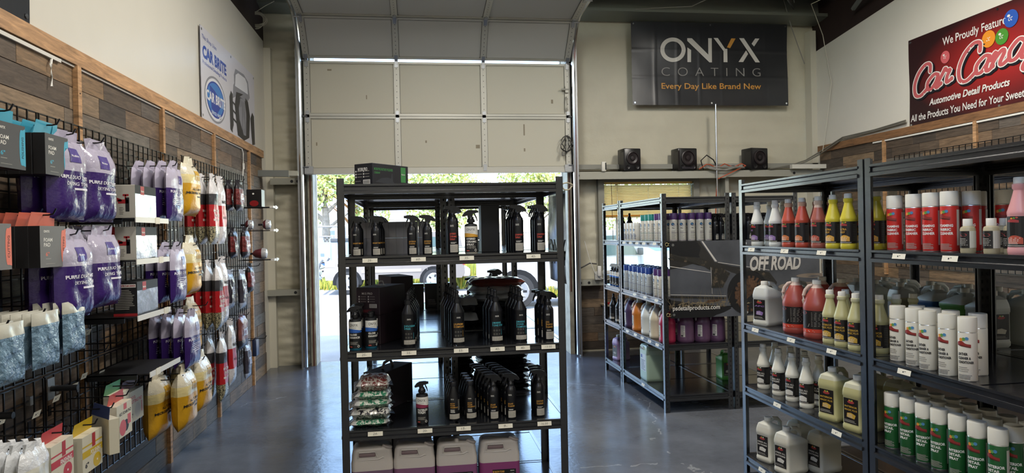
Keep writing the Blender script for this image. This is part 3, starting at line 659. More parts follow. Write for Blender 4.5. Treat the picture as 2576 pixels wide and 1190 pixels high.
def rect_gallon(liq, plast, words, lab_col, full=.8, front=True):
    lm, pm = M(liq, .4, 0, None, 0, 8, .5, 0, 1, None, 0, .4), M(plast, .38, 0, None, 0, 8, .5, 0, 1, None, 0, .4)
    def sec(w0, w1, d0, d1, z, n=4, r=.018):
        ring = []
        for cx, cy, a0 in ((w1, d1, 0), (w0, d1, 90), (w0, d0, 180), (w1, d0, 270)):
            for k in range(n+1):
                a = rad(a0+90*k/n); ring.append((cx-(1 if cx == w1 else -1)*r+r*cos(a), cy-(1 if cy == d1 else -1)*r+r*sin(a), z))
        return ring
    def make(label, loc, rz):
        t = thing('gallon_jug', label, 'jug', loc, rz)
        w, d_ = .058, .085
        R_ = [sec(-w+.006, w-.006, -d_+.006, d_-.006, 0), sec(-w, w, -d_, d_, .01), sec(-w, w, -d_, d_, .028), sec(-w+.002, w-.002, -d_+.002, d_-.002, .032), sec(-w+.002, w-.002, -d_+.002, d_-.002, .168), sec(-w, w, -d_, d_, .172), sec(-w, w, -d_, d_, .19), sec(-w+.004, w-.004, -d_+.003, d_-.045, .212), sec(-w+.012, w-.012, -d_+.006, d_-.09, .232), sec(-w+.03, w-.03, -d_+.022, d_-.115, .243, 4, .012), sec(-.02, .02, -d_+.032, -d_+.068, .25, 4, .014)]
        zs = [0, .01, .028, .032, .168, .172, .19, .215, .236, .245, .25]
        MB().loft(R_, [0 if z < .25*full else 1 for z in zs]).build('body', [lm, pm], t)
        MB().lathe([(.02, .246), (.021, .25), (.021, .27), (.019, .273)], 16, cy=-d_+.05).build('cap', M('#e3e0d4', .45), t)
        MB().tube([(0, -d_+.06, .24), (0, -d_+.09, .252), (0, -.0, .258), (0, d_-.04, .25), (0, d_-.018, .228), (0, d_-.014, .185)], [.011, .012, .013, .0135, .0135, .013], 8).build('handle', pm, t)
        q = DC(flat(-d_+.001)); q.rect(-w*.72, w*.72, .04, .162, 0, 1); q.disc(0, .145, .02, .007, 2, 2)
        for i, m in enumerate((3, 4, 1)): q.disc(-.008+i*.008, .153, .004, .004, m, 3, 10)
        for i, ln in enumerate(words): q.text(ln, -w*.62, w*.62, .118-.016*i, .127-.016*i, 1, 2, .02)
        q.poly([(-.025, .07), (.02, .066), (.028, .085), (0, .094), (-.022, .09)], 1, 2); q.lines(-.02, .025, .07, .09, 4, 5, 3, .3, .5); q.lines(-w*.65, w*.65, .046, .06, 3, 6, 2)
        q.build('label', [M('#1d1a19', .4), M(lab_col, .45), M('#a03a3a', .45), M('#d8923a', .4), M('#5f9a4b', .4), M('#d9d4c8', .5), GREYL], t)
        return t
    return make
def small_bottle(col):
    def make(label, loc, rz):
        t = thing('sample_bottle', label, 'bottle', loc, rz); r = .026
        MB().lathe([(r*.93, 0), (r, .005), (r, .092), (r*.9, .1), (r*.6, .104), (r*.55, .108)], 18).build('body', M(col, .4, 0, None, 0, 8, .5, 0, 1, None, 0, .3), t)
        MB().lathe([(r*.62, .104), (r*.64, .108), (r*.64, .13), (r*.6, .132)], 16).build('cap', M('#e9e6da', .45), t)
        d = DC(cyl(r+.0005)); d.rect(-r*2.2, r*2.2, .02, .085, 1, 1, 16); d.rect(-r*1.0, r*.6, .02, .085, 0, 2, 10); d.disc(-r*.2, .07, r*.5, .006, 2, 3); d.lines(-r*.8, r*.4, .03, .06, 5, 3, 3)
        d.build('label', [M('#1d1a19', .4), M('#d3cfc2', .5), M('#a03a3a', .45), GREYL], t); return t
    return make
def jerrycan(label, loc, rz, w=.112, d_=.075, h=.33, liq='#8d5a7c', pl='#c6bfb8', word=True, full=.62):
    t = thing('jerrycan', label, 'jerrycan', loc, rz)
    lm, pm = M(liq, .3, 0, None, 0, 8, .5, 0, 1, None, 0, .5), M(pl, .35, 0, None, 0, 8, .5, 0, 1, None, 0, .5)
    R_ = []; zs = [(0, .9), (.012, .985), (.03, 1), (h*.2, 1), (h*.4, 1), (h*full, 1), (h*full+.001, 1), (h*.74, 1), (h*.8, .965), (h*.88, .95), (h*.94, .92), (h*.975, .84), (h*.985, .76)]
    for z, k in zs:
        ring = []
        for cx, cy, a0 in ((1, 1, 0), (-1, 1, 90), (-1, -1, 180), (1, -1, 270)):
            for q in range(5):
                a = rad(a0+22.5*q); r = .024; ring.append((cx*(w*k-r)+r*cos(a), cy*(d_*(k*.5+.5)-r)+r*sin(a), z))
        R_.append(ring)
    MB().loft(R_, [0 if z < h*full else 1 for z, k in zs]).build('body', [lm, pm], t)
    yf = -d_*.975-.001
    MB().rbox(-w*.62, w*.18, yf-.003, yf+.03, h*.845, h*.915, .006, 0, 2).build('grip_recess', M('#7d6a6c', .4), t)
    MB().tube([(-w*.66, yf-.002, h*.84), (-w*.6, yf-.004, h*.93), (w*.16, yf-.004, h*.93), (w*.24, yf-.002, h*.84)], .004, 6).tube([(-w*.8, yf+.004, h*.8), (w*.3, yf+.002, h*.8), (w*.5, yf+.002, h*.83), (w*.85, yf+.01, h*.78)], .004, 6).build('handle', pm, t)
    MB().lathe([(.027, -.03), (.029, -.024), (.029, .026), (.026, .03), (.0, .031)], 18).mv(lambda p: (w*.66+p.x*.9+p.z*.35, -d_*.5+p.y*.9-p.z*.5, h*.93+p.z*.8-p.x*.3)).build('cap', M('#b9b0ab', .35), t)
    if word:
        d = DC(flat(-d_-.0002)); d.rect(-w*.38, w*.78, h*.1, h*.5, 0, 1); d.rect(-w*.36, -w*.32, h*.4, h*.48, 1, 2)
        d.text('SNOW FOAM', -w*.29, w*.2, h*.445, h*.48, 1, 2, .02); d.text('SHAMPOO', -w*.29, w*.1, h*.4, h*.435, 1, 2, .02); d.text('ONYX', w*.5, w*.7, h*.46, h*.48, 2, 2, .02); d.lines(w*.45, w*.7, h*.42, h*.44, 1, 2, 2); d.lines(-w*.1, w*.7, h*.15, h*.36, 7, 3, 2)
        d.build('label', [PBLK, GOLD, WHT, GREYL], t)
    return t
# ================================================================ goods on the racks
Z1, Z2, Z3, Z4 = 1.457, .955, .533, .098
YS = (0, .066, 0)
pp = slim_spray('prep', GOLD, ['PAINT PREP'])
row(pp, 'slim black spray bottle at far left of front rack upper shelf', 'slim black sprays', 2, (-.326, 3.775, Z1), (.006, .066, 0))
row(pp, 'slim black spray bottle second place on front rack upper shelf', 'slim black sprays', 3, (-.222, 3.775, Z1), (.008, .066, 0))
ic = slim_spray('interior', GOLD, ['INTERIOR', 'COATING'])
row(ic, 'slim black spray bottle with gold words, left of the lone pair', 'slim black sprays', 1, (-.027, 3.765, Z1), YS)
row(ic, 'slim black spray bottle with gold words, right of the lone pair', 'slim black sprays', 1, (.056, 3.765, Z1), YS)
hy = slim_spray('hybrid', CORAL, ['HYBRID', 'CERAMIC', 'SPRAY'], .031, .18, .195, 1.0)
row(hy, 'tall black spray bottle with red words left of yellow-banded bottle', 'tall black sprays', 4, (.198, 3.785, Z1), (.0, .07, 0))
gr = slim_spray('graphene', CORAL, ['GRAPHENE', 'SPRAY'], .031, .18, .195, 1.0)
row(gr, 'tall black spray bottle with red words in right middle upper shelf', 'tall black sprays', 4, (.566, 3.80, Z1), (-.004, .07, 0))
row(gr, 'tall black spray bottle at right end of upper shelf', 'tall black sprays', 3, (.69, 3.80, Z1), (0, .07, 0))
row(care_bottle(['HYBRID', 'CERAMIC', 'SPRAY'], '#d9a13c', 'spray', '#c9c4b4', .036, .155, .95), 'black and white spray bottle with yellow wave on upper shelf', None, 1, (.298, 3.775, Z1), YS)
# small grey cartons stacked two high behind the bottles
CG = M('#97979b', .6, 0, None, .08, 12)
cart = MB().box(-.0214, .0214, -.06, .06, 0, .095).mesh('coating_carton', CG, 0)
for j in range(2):
    for i in range(9):
        o = link('coating_carton', cart, None, (-.318+i*.0435, 4.14+random.uniform(-.003, .003), Z1+j*.096), 0)
        tag(o, 'small plain grey carton, %s from left in %s row behind slim sprays' % (['first', 'second', 'third', 'fourth', 'fifth', 'sixth', 'seventh', 'eighth', 'ninth'][i], 'upper' if j else 'lower'), 'carton', 'small grey cartons')
def carton(name, label, cat, c, size, rz, base, deco=None, mats=(), side=None):
    """a printed box; deco draws on the front (-Y), side on the right (+X)"""
    t = thing(name, label, cat, c, rz); w, d_, h = size
    MB().rbox(-w/2, w/2, -d_/2, d_/2, 0, h, .002, 0, 1).build('box', base, t, ang=30)
    if deco: q = DC(flat(-d_/2)); deco(q, w, h); q.build('front_print', mats, t)
    if side: q = DC(lambda x, z, o: (w/2+o, x, z)); side(q, d_, h); q.build('side_print', mats, t)
    return t
NAVY = M('#1d2026', .42); GRN = M('#3f8a4a', .5)
def d_m1300(q, w, h):
    q.text('M1300 PRO', -w*.3, w*.22, h*.66, h*.82, 1, 1, .03)
    for i in range(2):
        for j in range(3): q.rect(-w*.44+i*w*.42, -w*.38+i*w*.42, h*(.36+.13*j), h*(.43+.13*j), 1, 1); q.rect(-w*.35+i*w*.42, -w*.08+i*w*.4, h*(.38+.13*j), h*(.41+.13*j), 2, 1)
    q.rect(-w*.02, w*.36, h*.05, h*.26, 1, 1)
    for k in range(9): q.rect(w*.02+k*w*.034, w*.02+k*w*.034+w*(.012 if k % 2 else .02), h*.08, h*.23, 3, 2)
    for k in range(3): q.disc(-w*.4+k*w*.1, h*.2, w*.03, h*.03, 2, 1, 8)
def s_m1300(q, w, h):
    q.text('M1300 PRO ROTARY POLISHER', -w*.46, w*.05, h*.68, h*.80, 4, 1, .02); q.text('1300W', -w*.46, -w*.3, h*.52, h*.62, 4, 1, .02)
    q.rect(w*.28, w*.42, h*.2, h*.92, 4, 1); q.text('Maxshine', w*.3, w*.4, h*.55, h*.62, 1, 2)
    pts = [(-.45, .12), (-.3, .3), (-.25, .34), (-.1, .38), (.0, .34), (.02, .6), (.05, .6), (.06, .2), (.1, .14), (.1, .08), (-.2, .08)]
    q.poly([(a*w, b*h) for a, b in pts], 3, 1); q.poly([(a*w*.96-.002, b*h*.94+.003) for a, b in pts], 5, 2)
carton('polisher_box', 'black polisher carton with green strip on top of front rack', 'box', (-.19, 3.93, 1.846), (.135, .30, .12), rad(-39), NAVY, d_m1300, [NAVY, WHT, GREYL, INK, GRN, M('#33373d', .4)], s_m1300)
carton('tall_carton', 'tall dark carton between sprays on front rack upper shelf', 'box', (.435, 4.12, Z1), (.11, .16, .28), 0, M('#23252d', .45))
for i in range(2): tag(MB().rbox(-.03, .03, -.045, .045, 0, .068, .003, 0, 1).build('clear_case', M('#cfd8da', .15, 0, None, 0, 8, .5, .4), None, (.37, 4.45, Z1+i*.07)), '%s of two pale clear cases stacked behind the tall dark carton' % ('upper' if i else 'lower'), 'case', 'clear cases')
# middle shelf
gl = care_bottle(['GLOSS', 'ENHANCER'], '#2f63b8', 'spray', '#1d6f8c', .033, .155, .85)
row(gl, 'blue-banded spray bottle at left end of front rack middle shelf', 'blue-banded bottles', 3, (-.343, 3.765, Z2), (.0, .075, 0))
gl2 = care_bottle(['GLOSS', 'ENHANCER'], '#2f63b8', 'cap', '#1d6f8c', .033, .155, .85)
row(gl2, 'blue-banded capped bottle beside the dark polisher boxes', 'blue-banded bottles', 2, (-.262, 3.80, Z2), (.0, .075, 0), .5)
MAR = M('#2b2026', .45, 0, None, .25, 3)
def d_m15(q, w, h):
    q.text('M15 PRO', -w*.25, w*.2, h*.74, h*.82, 1, 1, .02)
    for i in range(2):
        for j in range(3): q.rect(-w*.4+i*w*.4, -w*.35+i*w*.4, h*(.46+.09*j), h*(.51+.09*j), 1, 1); q.rect(-w*.32+i*w*.4, -w*.08+i*w*.38, h*(.475+.09*j), h*(.495+.09*j), 2, 1)
    q.rect(w*.06, w*.38, h*.26, h*.4, 1, 1)
    for k in range(9): q.rect(w*.09+k*w*.03, w*.1+k*w*.03, h*.28, h*.38, 3, 2)
    q.lines(-w*.2, w*.3, h*.1, h*.2, 3, 4, 1)
def d_m15b(q, w, h): q.text('LONG THROW', -w*.1, w*.42, h*.82, h*.88, 2, 1, .02); q.text('POLISHER', -w*.1, w*.35, h*.72, h*.78, 2, 1, .02); q.lines(-w*.1, w*.4, h*.2, h*.62, 7, 2, 1, .3)
m15 = [MAR, M('#b7b3ae', .5), M('#77716f', .5), INK, M('#8a2f35', .5)]
carton('polisher_box', 'lower of two stacked dark maroon polisher boxes, front rack', 'box', (-.215, 4.05, Z2), (.15, .30, .165), rad(-27), MAR, d_m15b, m15)
b = carton('polisher_box', 'upper of two stacked dark maroon polisher boxes with clear handle', 'box', (-.215, 4.05, Z2+.166), (.15, .30, .155), rad(-27), MAR, d_m15, m15)
MB().tube([(-.02, 0, .155), (-.012, 0, .18), (.012, 0, .18), (.02, 0, .155)], .003, 6).tube([(-.03, 0, .156), (.03, 0, .156)], .004, 6).build('carry_handle', M('#d8d8d4', .2), b)
carton('polisher_box', 'dark maroon polisher box standing behind the stacked pair', 'box', (-.15, 4.62, Z2), (.15, .28, .345), rad(20), MAR)
for i, (x, y) in enumerate(((-.02, 5.80), (.12, 5.82), (.26, 5.84))): carton('pad_carton', ['left black carton far behind the central bottle rows', 'middle black carton far behind the central bottle rows', 'right black carton far behind the central bottle rows'][i], 'box', (x, y, Z2), (.13, .1, .2), 0, PBLK, lambda q, w, h: q.lines(-w*.3, w*.3, h*.1, h*.35, 6, 0, 1), [M('#8d8d90', .5)])
row(compound_bottle(['HOLOGRAM', 'FREE'], CYAN), 'large black bottle with cyan words beside polisher boxes', 'compound bottles', 5, (-.058, 3.80, Z2), (.006, .088, 0))
row(compound_bottle(['SUPREME', 'COMPOUND'], GOLD), 'large black bottle with gold words in rack center', 'compound bottles', 6, (.213, 3.80, Z2), (-.008, .086, 0))
row(compound_bottle(['MARINE', 'ONE STEP'], CYAN), 'large black bottle with cyan words, left of the right-hand pair', 'compound bottles', 3, (.428, 3.80, Z2), (-.008, .088, 0))
row(compound_bottle(['MARINE', 'POWER', 'COMPOUND'], CYAN), 'large black bottle with three cyan words near orange-worded spray', 'compound bottles', 4, (.568, 3.81, Z2), (-.004, .088, 0))
ap = slim_spray('apc', GOLD, ['ALL', 'PURPOSE', 'CLEANER'], .032, .17, .2, 1.05)
row(ap, 'black spray bottle with orange words at right end of middle shelf', 'black cleaner sprays', 3, (.728, 3.80, Z2), (-.01, .075, 0))
row(ap, 'black spray bottle at back left behind wrapped towel stack', 'black cleaner sprays', 3, (.40, 5.2, Z2), (.02, .08, 0))
row(ap, 'black spray bottle at back right behind wrapped towel stack', 'black cleaner sprays', 3, (.58, 5.25, Z2+.05), (.02, .08, 0))
# bags of folded towels and mitts
def pouch(name, label, cat, loc, size, mats, rz=0, seed=1, bands=None, group=None):
    """soft filled bag lying flat"""
    rnd = random.Random(seed); w, d_, h = size; n, m = 14, 10; ph = [rnd.uniform(0, 6) for _ in range(4)]
    t = thing(name, label, cat, loc, rz, group); vs = []; fs = []; ms = []
    for sgn in (1, -1):
        for j in range(m+1):
            for i in range(n+1):
                u, v = i/n*2-1, j/m*2-1
                k = max(0, (1-abs(u)**5)*(1-abs(v)**4))**.45
                z = h/2+sgn*h/2*k*(1+.12*sin(u*9+ph[0])*sin(v*7+ph[1])); x = w/2*u*(1+.05*sin(v*5+ph[2])); y = d_/2*v*(1+.05*sin(u*6+ph[3]))
                vs.append((x, y, max(0, z)))
    o = (n+1)*(m+1)
    for s_ in (0, 1):
        for j in range(m):
            for i in range(n): a = s_*o+j*(n+1)+i; fs.append((a, a+1, a+n+2, a+n+1)); ms.append(0 if not bands else bands(i/n, j/m, s_))
    MB().add(vs, fs, ms).build('bag', mats, t, ang=60); return t
FOIL = M('#cfd3d8', .16, .25, (26, .5)); FOILD = M('#22252b', .2, .1, (26, .5)); FOILR = M('#7d4036', .25, 0, (26, .4))
for i in range(6): pouch('towel_pack', ('shiny wrapped towel pack, %s in the stack behind middle shelf' % ['lowest', 'second up', 'third up', 'fourth up', 'fifth up', 'topmost'][i]), 'towel pack', (.52+.01*sin(i*3), 4.62, Z2+i*.051), (.36, .34, .058), [FOILD if i < 3 else FOIL, FOILR], .1*sin(i*5), i, (lambda u, v, s_: 1 if (v < .35 and i == 5) else 0), 'wrapped towel packs')
for i in range(2): pouch('towel_pack', ('%s wrapped pack beside the towel stack at rack center' % ['lower', 'upper'][i]), 'towel pack', (.31, 4.55, Z2+.1*i), (.15, .3, .1), [FOILD, FOIL], 0, 20+i, (lambda u, v, s_: 1 if (s_ == 0) else 0), 'wrapped towel packs')
for i in range(9): pouch('towel_pack', ('black wrapped pack, %s in the pile behind lower shelf sprays' % ['lowest', 'second up', 'third up', 'fourth up', 'fifth up', 'sixth up', 'seventh up', 'eighth up', 'topmost'][i]), 'towel pack', (.56+.012*sin(i*2), 4.6, Z3+i*.033), (.34, .34, .038), [FOILD if i < 7 else FOIL], .1*sin(i*5), 40+i, None, 'wrapped towel packs')
for i in range(6): pouch('towel_pack', ('black wrapped pack, %s in narrow pile behind lower shelf' % ['lowest', 'second up', 'third up', 'fourth up', 'fifth up', 'topmost'][i]), 'towel pack', (.27, 4.62, Z3+i*.05), (.17, .3, .055), [FOILD], 0, 60+i, None, 'wrapped towel packs')
# lower shelf
def chen(c1, c2, sc=48):
    def fn(n, l, b):
        tc = n.new('ShaderNodeTexCoord'); v = n.new('ShaderNodeTexNoise'); v.inputs['Scale'].default_value = sc; v.inputs['Distortion'].default_value = 1.5
        r = n.new('ShaderNodeValToRGB'); r.color_ramp.interpolation = 'CONSTANT'; r.color_ramp.elements[0].color = (*hx(c1), 1); r.color_ramp.elements[1].position = .5; r.color_ramp.elements[1].color = (*hx(c2), 1)
        l.new(tc.outputs['Object'], v.inputs['Vector']); l.new(v.outputs[0], r.inputs[0]); l.new(r.outputs[0], b.inputs['Base Color']); b.inputs['Roughness'].default_value = .35
        b.inputs['Coat Weight'].default_value = .5; b.inputs['Coat Roughness'].default_value = .1
        bp = n.new('ShaderNodeBump'); bp.inputs['Strength'].default_value = .5; bp.inputs['Distance'].default_value = .006; l.new(v.outputs[0], bp.inputs['Height']); l.new(bp.outputs[0], b.inputs['Normal'])
    return node_mat('chenille_'+c1.strip('#'), fn)
CHG, CHK, CHR = chen('#2f7d5c', '#cfd3c6'), chen('#26242c', '#c9c7bd'), chen('#7a3a36', '#bdb3a8')
BAGC = M('#c8c9c6', .15, 0, (30, .5))
for i, (m_, w_, h_, nm) in enumerate(((CHG, .2, .04, 'green flecked mitt in clear bag at bottom of pile'), (CHK, .21, .065, 'black flecked mitt in clear bag second up in pile'), (CHG, .2, .05, 'pale green mitt in clear bag third up in pile'), (CHG, .18, .045, 'green flecked mitt in clear bag fourth up in pile'), (CHR, .17, .075, 'red flecked mitt in clear bag on top of pile'))):
    z = Z3+[0, .04, .1, .148, .19][i]
    p_ = pouch('wash_mitt_bag', nm+' on lower shelf', 'mitt', (-.275+.006*i, 3.83, z), (w_, .2, h_), [m_, BAGC], .05*sin(i*4), 80+i, (lambda u, v, s_: 1 if (u < .09 or u > .9) else 0), 'bagged wash mitts')
    MB().add([(-w_*.44, -.08, h_*.5), (-w_*.6, -.1, h_*.1), (-w_*.62, -.06, h_*.7), (-w_*.5, .02, h_*.6), (w_*.42, -.08, h_*.5), (w_*.58, -.11, h_*.9), (w_*.62, -.05, h_*.3), (w_*.5, .02, h_*.5)], [(0, 1, 2, 3), (4, 5, 6, 7)]).build('wrapper_fold', M('#e6e9ea', .1, 0, (40, .6), 0, 8, .5, .85), p_)
tb = carton('tool_case', 'dark purple-brown case with grey strap handle on lower shelf', 'case', (-.19, 4.22, Z3), (.13, .36, .23), rad(-28), M('#3b343c', .55))
MB().tube([(0, -.07, .23), (0, -.05, .265), (0, .02, .275), (0, .05, .232)], .009, 6).build('strap_handle', M('#7d7a7e', .6), tb)
row(care_bottle(['WATERLESS', 'WASH'], '#8c2f4e', 'spray', '#171518', .033, .155, .8), 'lone black spray bottle with maroon wave on lower shelf', None, 1, (.008, 3.755, Z3), YS)
sh = shampoo_bottle()
row(sh, 'black capped shampoo bottle, left row, near the maroon spray', 'black shampoo bottles', 4, (.182, 3.79, Z3), (-.004, .07, 0))
row(sh, 'black capped shampoo bottle, right row, near the glass cleaners', 'black shampoo bottles', 4, (.275, 3.79, Z3), (-.006, .07, 0))
gc = slim_spray('glass', GOLD, ['GLASS', 'CLEANER'], .0295, .155, .178, 1.0)
row(gc, 'black glass spray in left of two long lower rows', 'black glass sprays', 6, (.402, 3.765, Z3), (-.012, .066, 0))
row(gc, 'black glass spray in right of two long lower rows', 'black glass sprays', 6, (.50, 3.765, Z3), (-.012, .066, 0))
row(slim_spray('leather', GOLD, ['LEATHER', 'CLEANER'], .031, .162, .188, 1.0), 'black spray bottle with gold words at right end of lower shelf', 'black leather sprays', 3, (.662, 3.775, Z3), (.004, .07, 0))
# bottom shelf
for i, x in enumerate((-.268, -.04, .19, .428)): jerrycan('purple jerrycan of soap on bottom shelf, %s from left' % ['first', 'second', 'third', 'fourth'][i], (x, 3.80, Z4), random.uniform(-.04, .04), liq=['#7a6078', '#83587a', '#86527a', '#8a3f72'][i])['group'] = 'purple jerrycans'
carton('machine_box', 'white carton behind jerrycans at left of bottom shelf', 'box', (-.29, 4.6, Z4), (.2, .3, .36), 0, M('#b9b6b4', .6), lambda q, w, h: q.lines(-w*.4, w*.3, h*.6, h*.9, 7, 0, 1), [GREYL])
carton('machine_box', 'grey carton with red corner behind jerrycans on bottom shelf', 'box', (-.06, 4.62, Z4), (.25, .3, .38), 0, M('#a3a4aa', .6), lambda q, w, h: (q.poly([(-w*.49, h*.99), (w*.2, h*.99), (w*.05, h*.88), (-w*.3, h*.95), (-w*.49, h*.9)], 0, 1), q.text('MODULAR', -w*.1, w*.45, h*.78, h*.88, 1, 1, .04, .2)), [M('#8c3136', .5), INK])
carton('machine_box', 'dark blue carton behind jerrycans beside the grey carton', 'box', (.13, 4.64, Z4), (.1, .3, .37), 0, M('#25283a', .5))
# ---------------------------------------------------------------- right racks (front faces -X)
Q1, Q2, Q3, Q4 = 1.454, .964, .566, .123; XS = (.088, 0, 0)
ORDR = ['first', 'second', 'third', 'fourth', 'fifth', 'sixth', 'seventh', 'eighth']
cl = quart_bottle('#d3d6cf', '#dcdcd4', ['APC'], '#8d6fa8', full=.5)
for i, y in enumerate((4.03, 3.81)): row(cl, 'clear quart bottle with purple print, %s from aisle end of right rack' % ORDR[i], 'clear quarts', 3, (2.125, y, Q1), XS, NEG+.45)
og = quart_bottle('#b8503c', '#c9a58e', [], '#c9743c', full=.86)
for i, y in enumerate((3.665, 3.525)): row(og, '%s orange-red quart bottle on right rack upper shelf' % ('left' if i == 0 else 'middle'), 'orange quarts', 3, (2.125, y, Q1), XS, NEG+.45)
row(quart_bottle('#a0594d', '#c4aea0', [], '#b5503c', full=.72), 'dull red quart bottle beside the yellow quart bottles', 'orange quarts', 3, (2.125, 3.37, Q1), XS, NEG+.45)
yl = quart_bottle('#cdbf3a', '#d8d2a0', ['ULTRA', 'SOLV'], '#d8a13c', full=.93)
for i, y in enumerate((3.24, 3.115)): row(yl, '%s bright yellow quart bottle on right rack upper shelf' % ('left' if i == 0 else 'middle'), 'yellow quarts', 2, (2.125, y, Q1), XS, NEG+.45)
row(yl, 'bright yellow quart bottle half hidden by the rack post', 'yellow quarts', 2, (2.17, 2.97, Q1), XS, NEG+.45)
fab = aerosol('#c02a24', '#e2dfd2', 'fabric')
for i, y in enumerate((2.785, 2.665, 2.566, 2.468)): row(fab, 'red aerosol can, %s from left on right rack upper shelf' % ORDR[i], 'red aerosols', 2, (2.125, y, Q1), (.1, .0, 0), NEG+.45, .12)
for i, (x, y) in enumerate(((2.3, 2.52), (2.33, 2.42))): row(fab, 'red aerosol can standing far back, %s of two' % ('left' if i == 0 else 'right'), 'red aerosols', 1, (x, y, Q1), XS, NEG+.45)
sb = small_bottle('#b7ad8e')
for i, (x, y) in enumerate(((2.11, 2.36), (2.12, 2.262), (2.16, 2.215))): row(sb, 'small white-capped sample bottle, %s from left by red aerosols' % ORDR[i], 'sample bottles', 1, (x, y, Q1), XS, NEG+.45)
row(sb, 'small white-capped sample bottle far back beside red aerosols', 'sample bottles', 1, (2.25, 2.34, Q1), XS, NEG+.45)
pk = quart_bottle('#d69a9a', '#dcb6b2', [], '#b5503c', full=.95)
row(pk, 'pink quart bottle at right edge of upper shelf', 'pink bottles', 2, (2.125, 2.145, Q1), XS, NEG+.45)
# middle shelf
rgw = rect_gallon('#cfcfc4', '#d6d8d2', ['APC'], '#8d6fa8', .55)
row(rgw, 'white rectangular gallon jug with purple print on right rack', 'white gallons', 2, (2.15, 3.955, Q2), (.2, -.02, 0), NEG+.45)
rg = round_gallon('#a04a40', '#c9b3a4', full=.8)
row(rg, 'red round gallon jug beside the white rectangular jug', 'red gallons', 2, (2.14, 3.63, Q2), (.165, .0, 0), NEG+.45)
row(rg, 'red round gallon jug beside the pale yellow quarts', 'red gallons', 2, (2.14, 3.42, Q2), (.165, .03, 0), NEG+.45)
mq = quart_bottle('#bdb887', '#cdc9a4', ['INTERIOR', 'MAGIC PLUS'], '#c9a13c', full=.9)
for i, y in enumerate((3.255, 3.154, 3.045)): row(mq, 'pale yellow quart bottle, %s from left on right rack middle shelf' % ORDR[i], 'pale yellow quarts', 2, (2.108, y, Q2), XS, NEG+.45)
row(mq, 'pale yellow quart bottle in shadow right of the rack post', 'pale yellow quarts', 3, (2.16, 2.945, Q2), XS, NEG+.45)
lea = aerosol('#d9d5c6', '#dedacb', 'leather')
for i, (x, y) in enumerate(((2.112, 2.76), (2.105, 2.652), (2.095, 2.56), (2.09, 2.448), (2.09, 2.348))): row(lea, 'white aerosol can with black words, %s from left in front line' % ORDR[i], 'white aerosols', 1, (x, y, Q2), XS, NEG+.45, .12)
for i, (x, y) in enumerate(((2.19, 2.74), (2.185, 2.64), (2.185, 2.54), (2.21, 2.43))): row(lea, 'white aerosol can with black words, %s from left in second line' % ORDR[i], 'white aerosols', 1, (x, y, Q2), XS, NEG+.45, .12)
for i, (c_, y, nm) in enumerate((('#c4c8c4', 3.95, 'clear'), ('#c4c8c4', 3.78, 'clear'), ('#c8c4a0', 3.56, 'cloudy'), ('#2f5f9c', 3.36, 'blue'), ('#6fae5c', 3.17, 'green'), ('#c4c8c4', 3.0, 'clear'))):
    row(rect_gallon(c_, '#cfd3d0', [], '#c9c4b4', .75), '%s rectangular gallon on rear rack, %s from left' % (nm, ORDR[i]), 'rear rack gallons', 2, (2.78, y, Q2), (.19, .0, 0), 0 if i > 2 else NEG)
# lower shelf
dq = quart_bottle('#e2dfcf', '#e4e1d2', ['DRESS ALL', 'EXTREME'], '#d9d6cc', full=1)
for i, (x, y) in enumerate(((2.127, 3.99), (2.13, 3.815), (2.13, 3.665), (2.125, 3.512))): row(dq, 'white quart bottle with black label, %s from left on lower shelf' % ORDR[i], 'white quarts', 2, (x, y, Q3), (.095, .03, 0), NEG+.45)
yg = rect_gallon('#bdb884', '#cfcdb4', ['INTERIOR', 'MAGIC PLUS'], '#c9a13c', .8)
row(yg, 'yellowish rectangular gallon jug in middle of lower shelf', 'yellow gallons', 2, (2.15, 3.27, Q3), (.2, -.02, 0), NEG+.35)
row(yg, 'yellowish rectangular gallon jug beside the rack post', 'yellow gallons', 2, (2.15, 3.06, Q3), (.2, -.02, 0), NEG+.3)
gn = aerosol('#1f5a2c', '#dedacb', 'green')
for i, y in enumerate((2.80, 2.70, 2.607, 2.52, 2.425, 2.33, 2.235)): row(gn, 'green aerosol can, %s from left on lower right shelf' % ORDR[i], 'green aerosols', 3, (2.108, y, Q3), (.085, .02, 0), NEG+.45, .15)
dg_ = rect_gallon('#d9d5c4', '#dcdacd', ['DRESS ALL', 'EXTREME'], '#d9d6cc', .85)
row(dg_, 'white rectangular gallon jug at left of bottom right shelf', 'white gallons', 2, (2.16, 3.96, Q4), (.2, .0, 0), NEG+.3)
row(dg_, 'white rectangular gallon jug right of its twin on bottom shelf', 'white gallons', 2, (2.16, 3.745, Q4), (.2, -.02, 0), NEG+.3)
row(rect_gallon('#d89a9a', '#dcb0ac', [], '#b5503c', .9), 'pink gallon jug at right edge of middle shelf', None, 1, (2.14, 2.04, Q2), XS, NEG+.45)
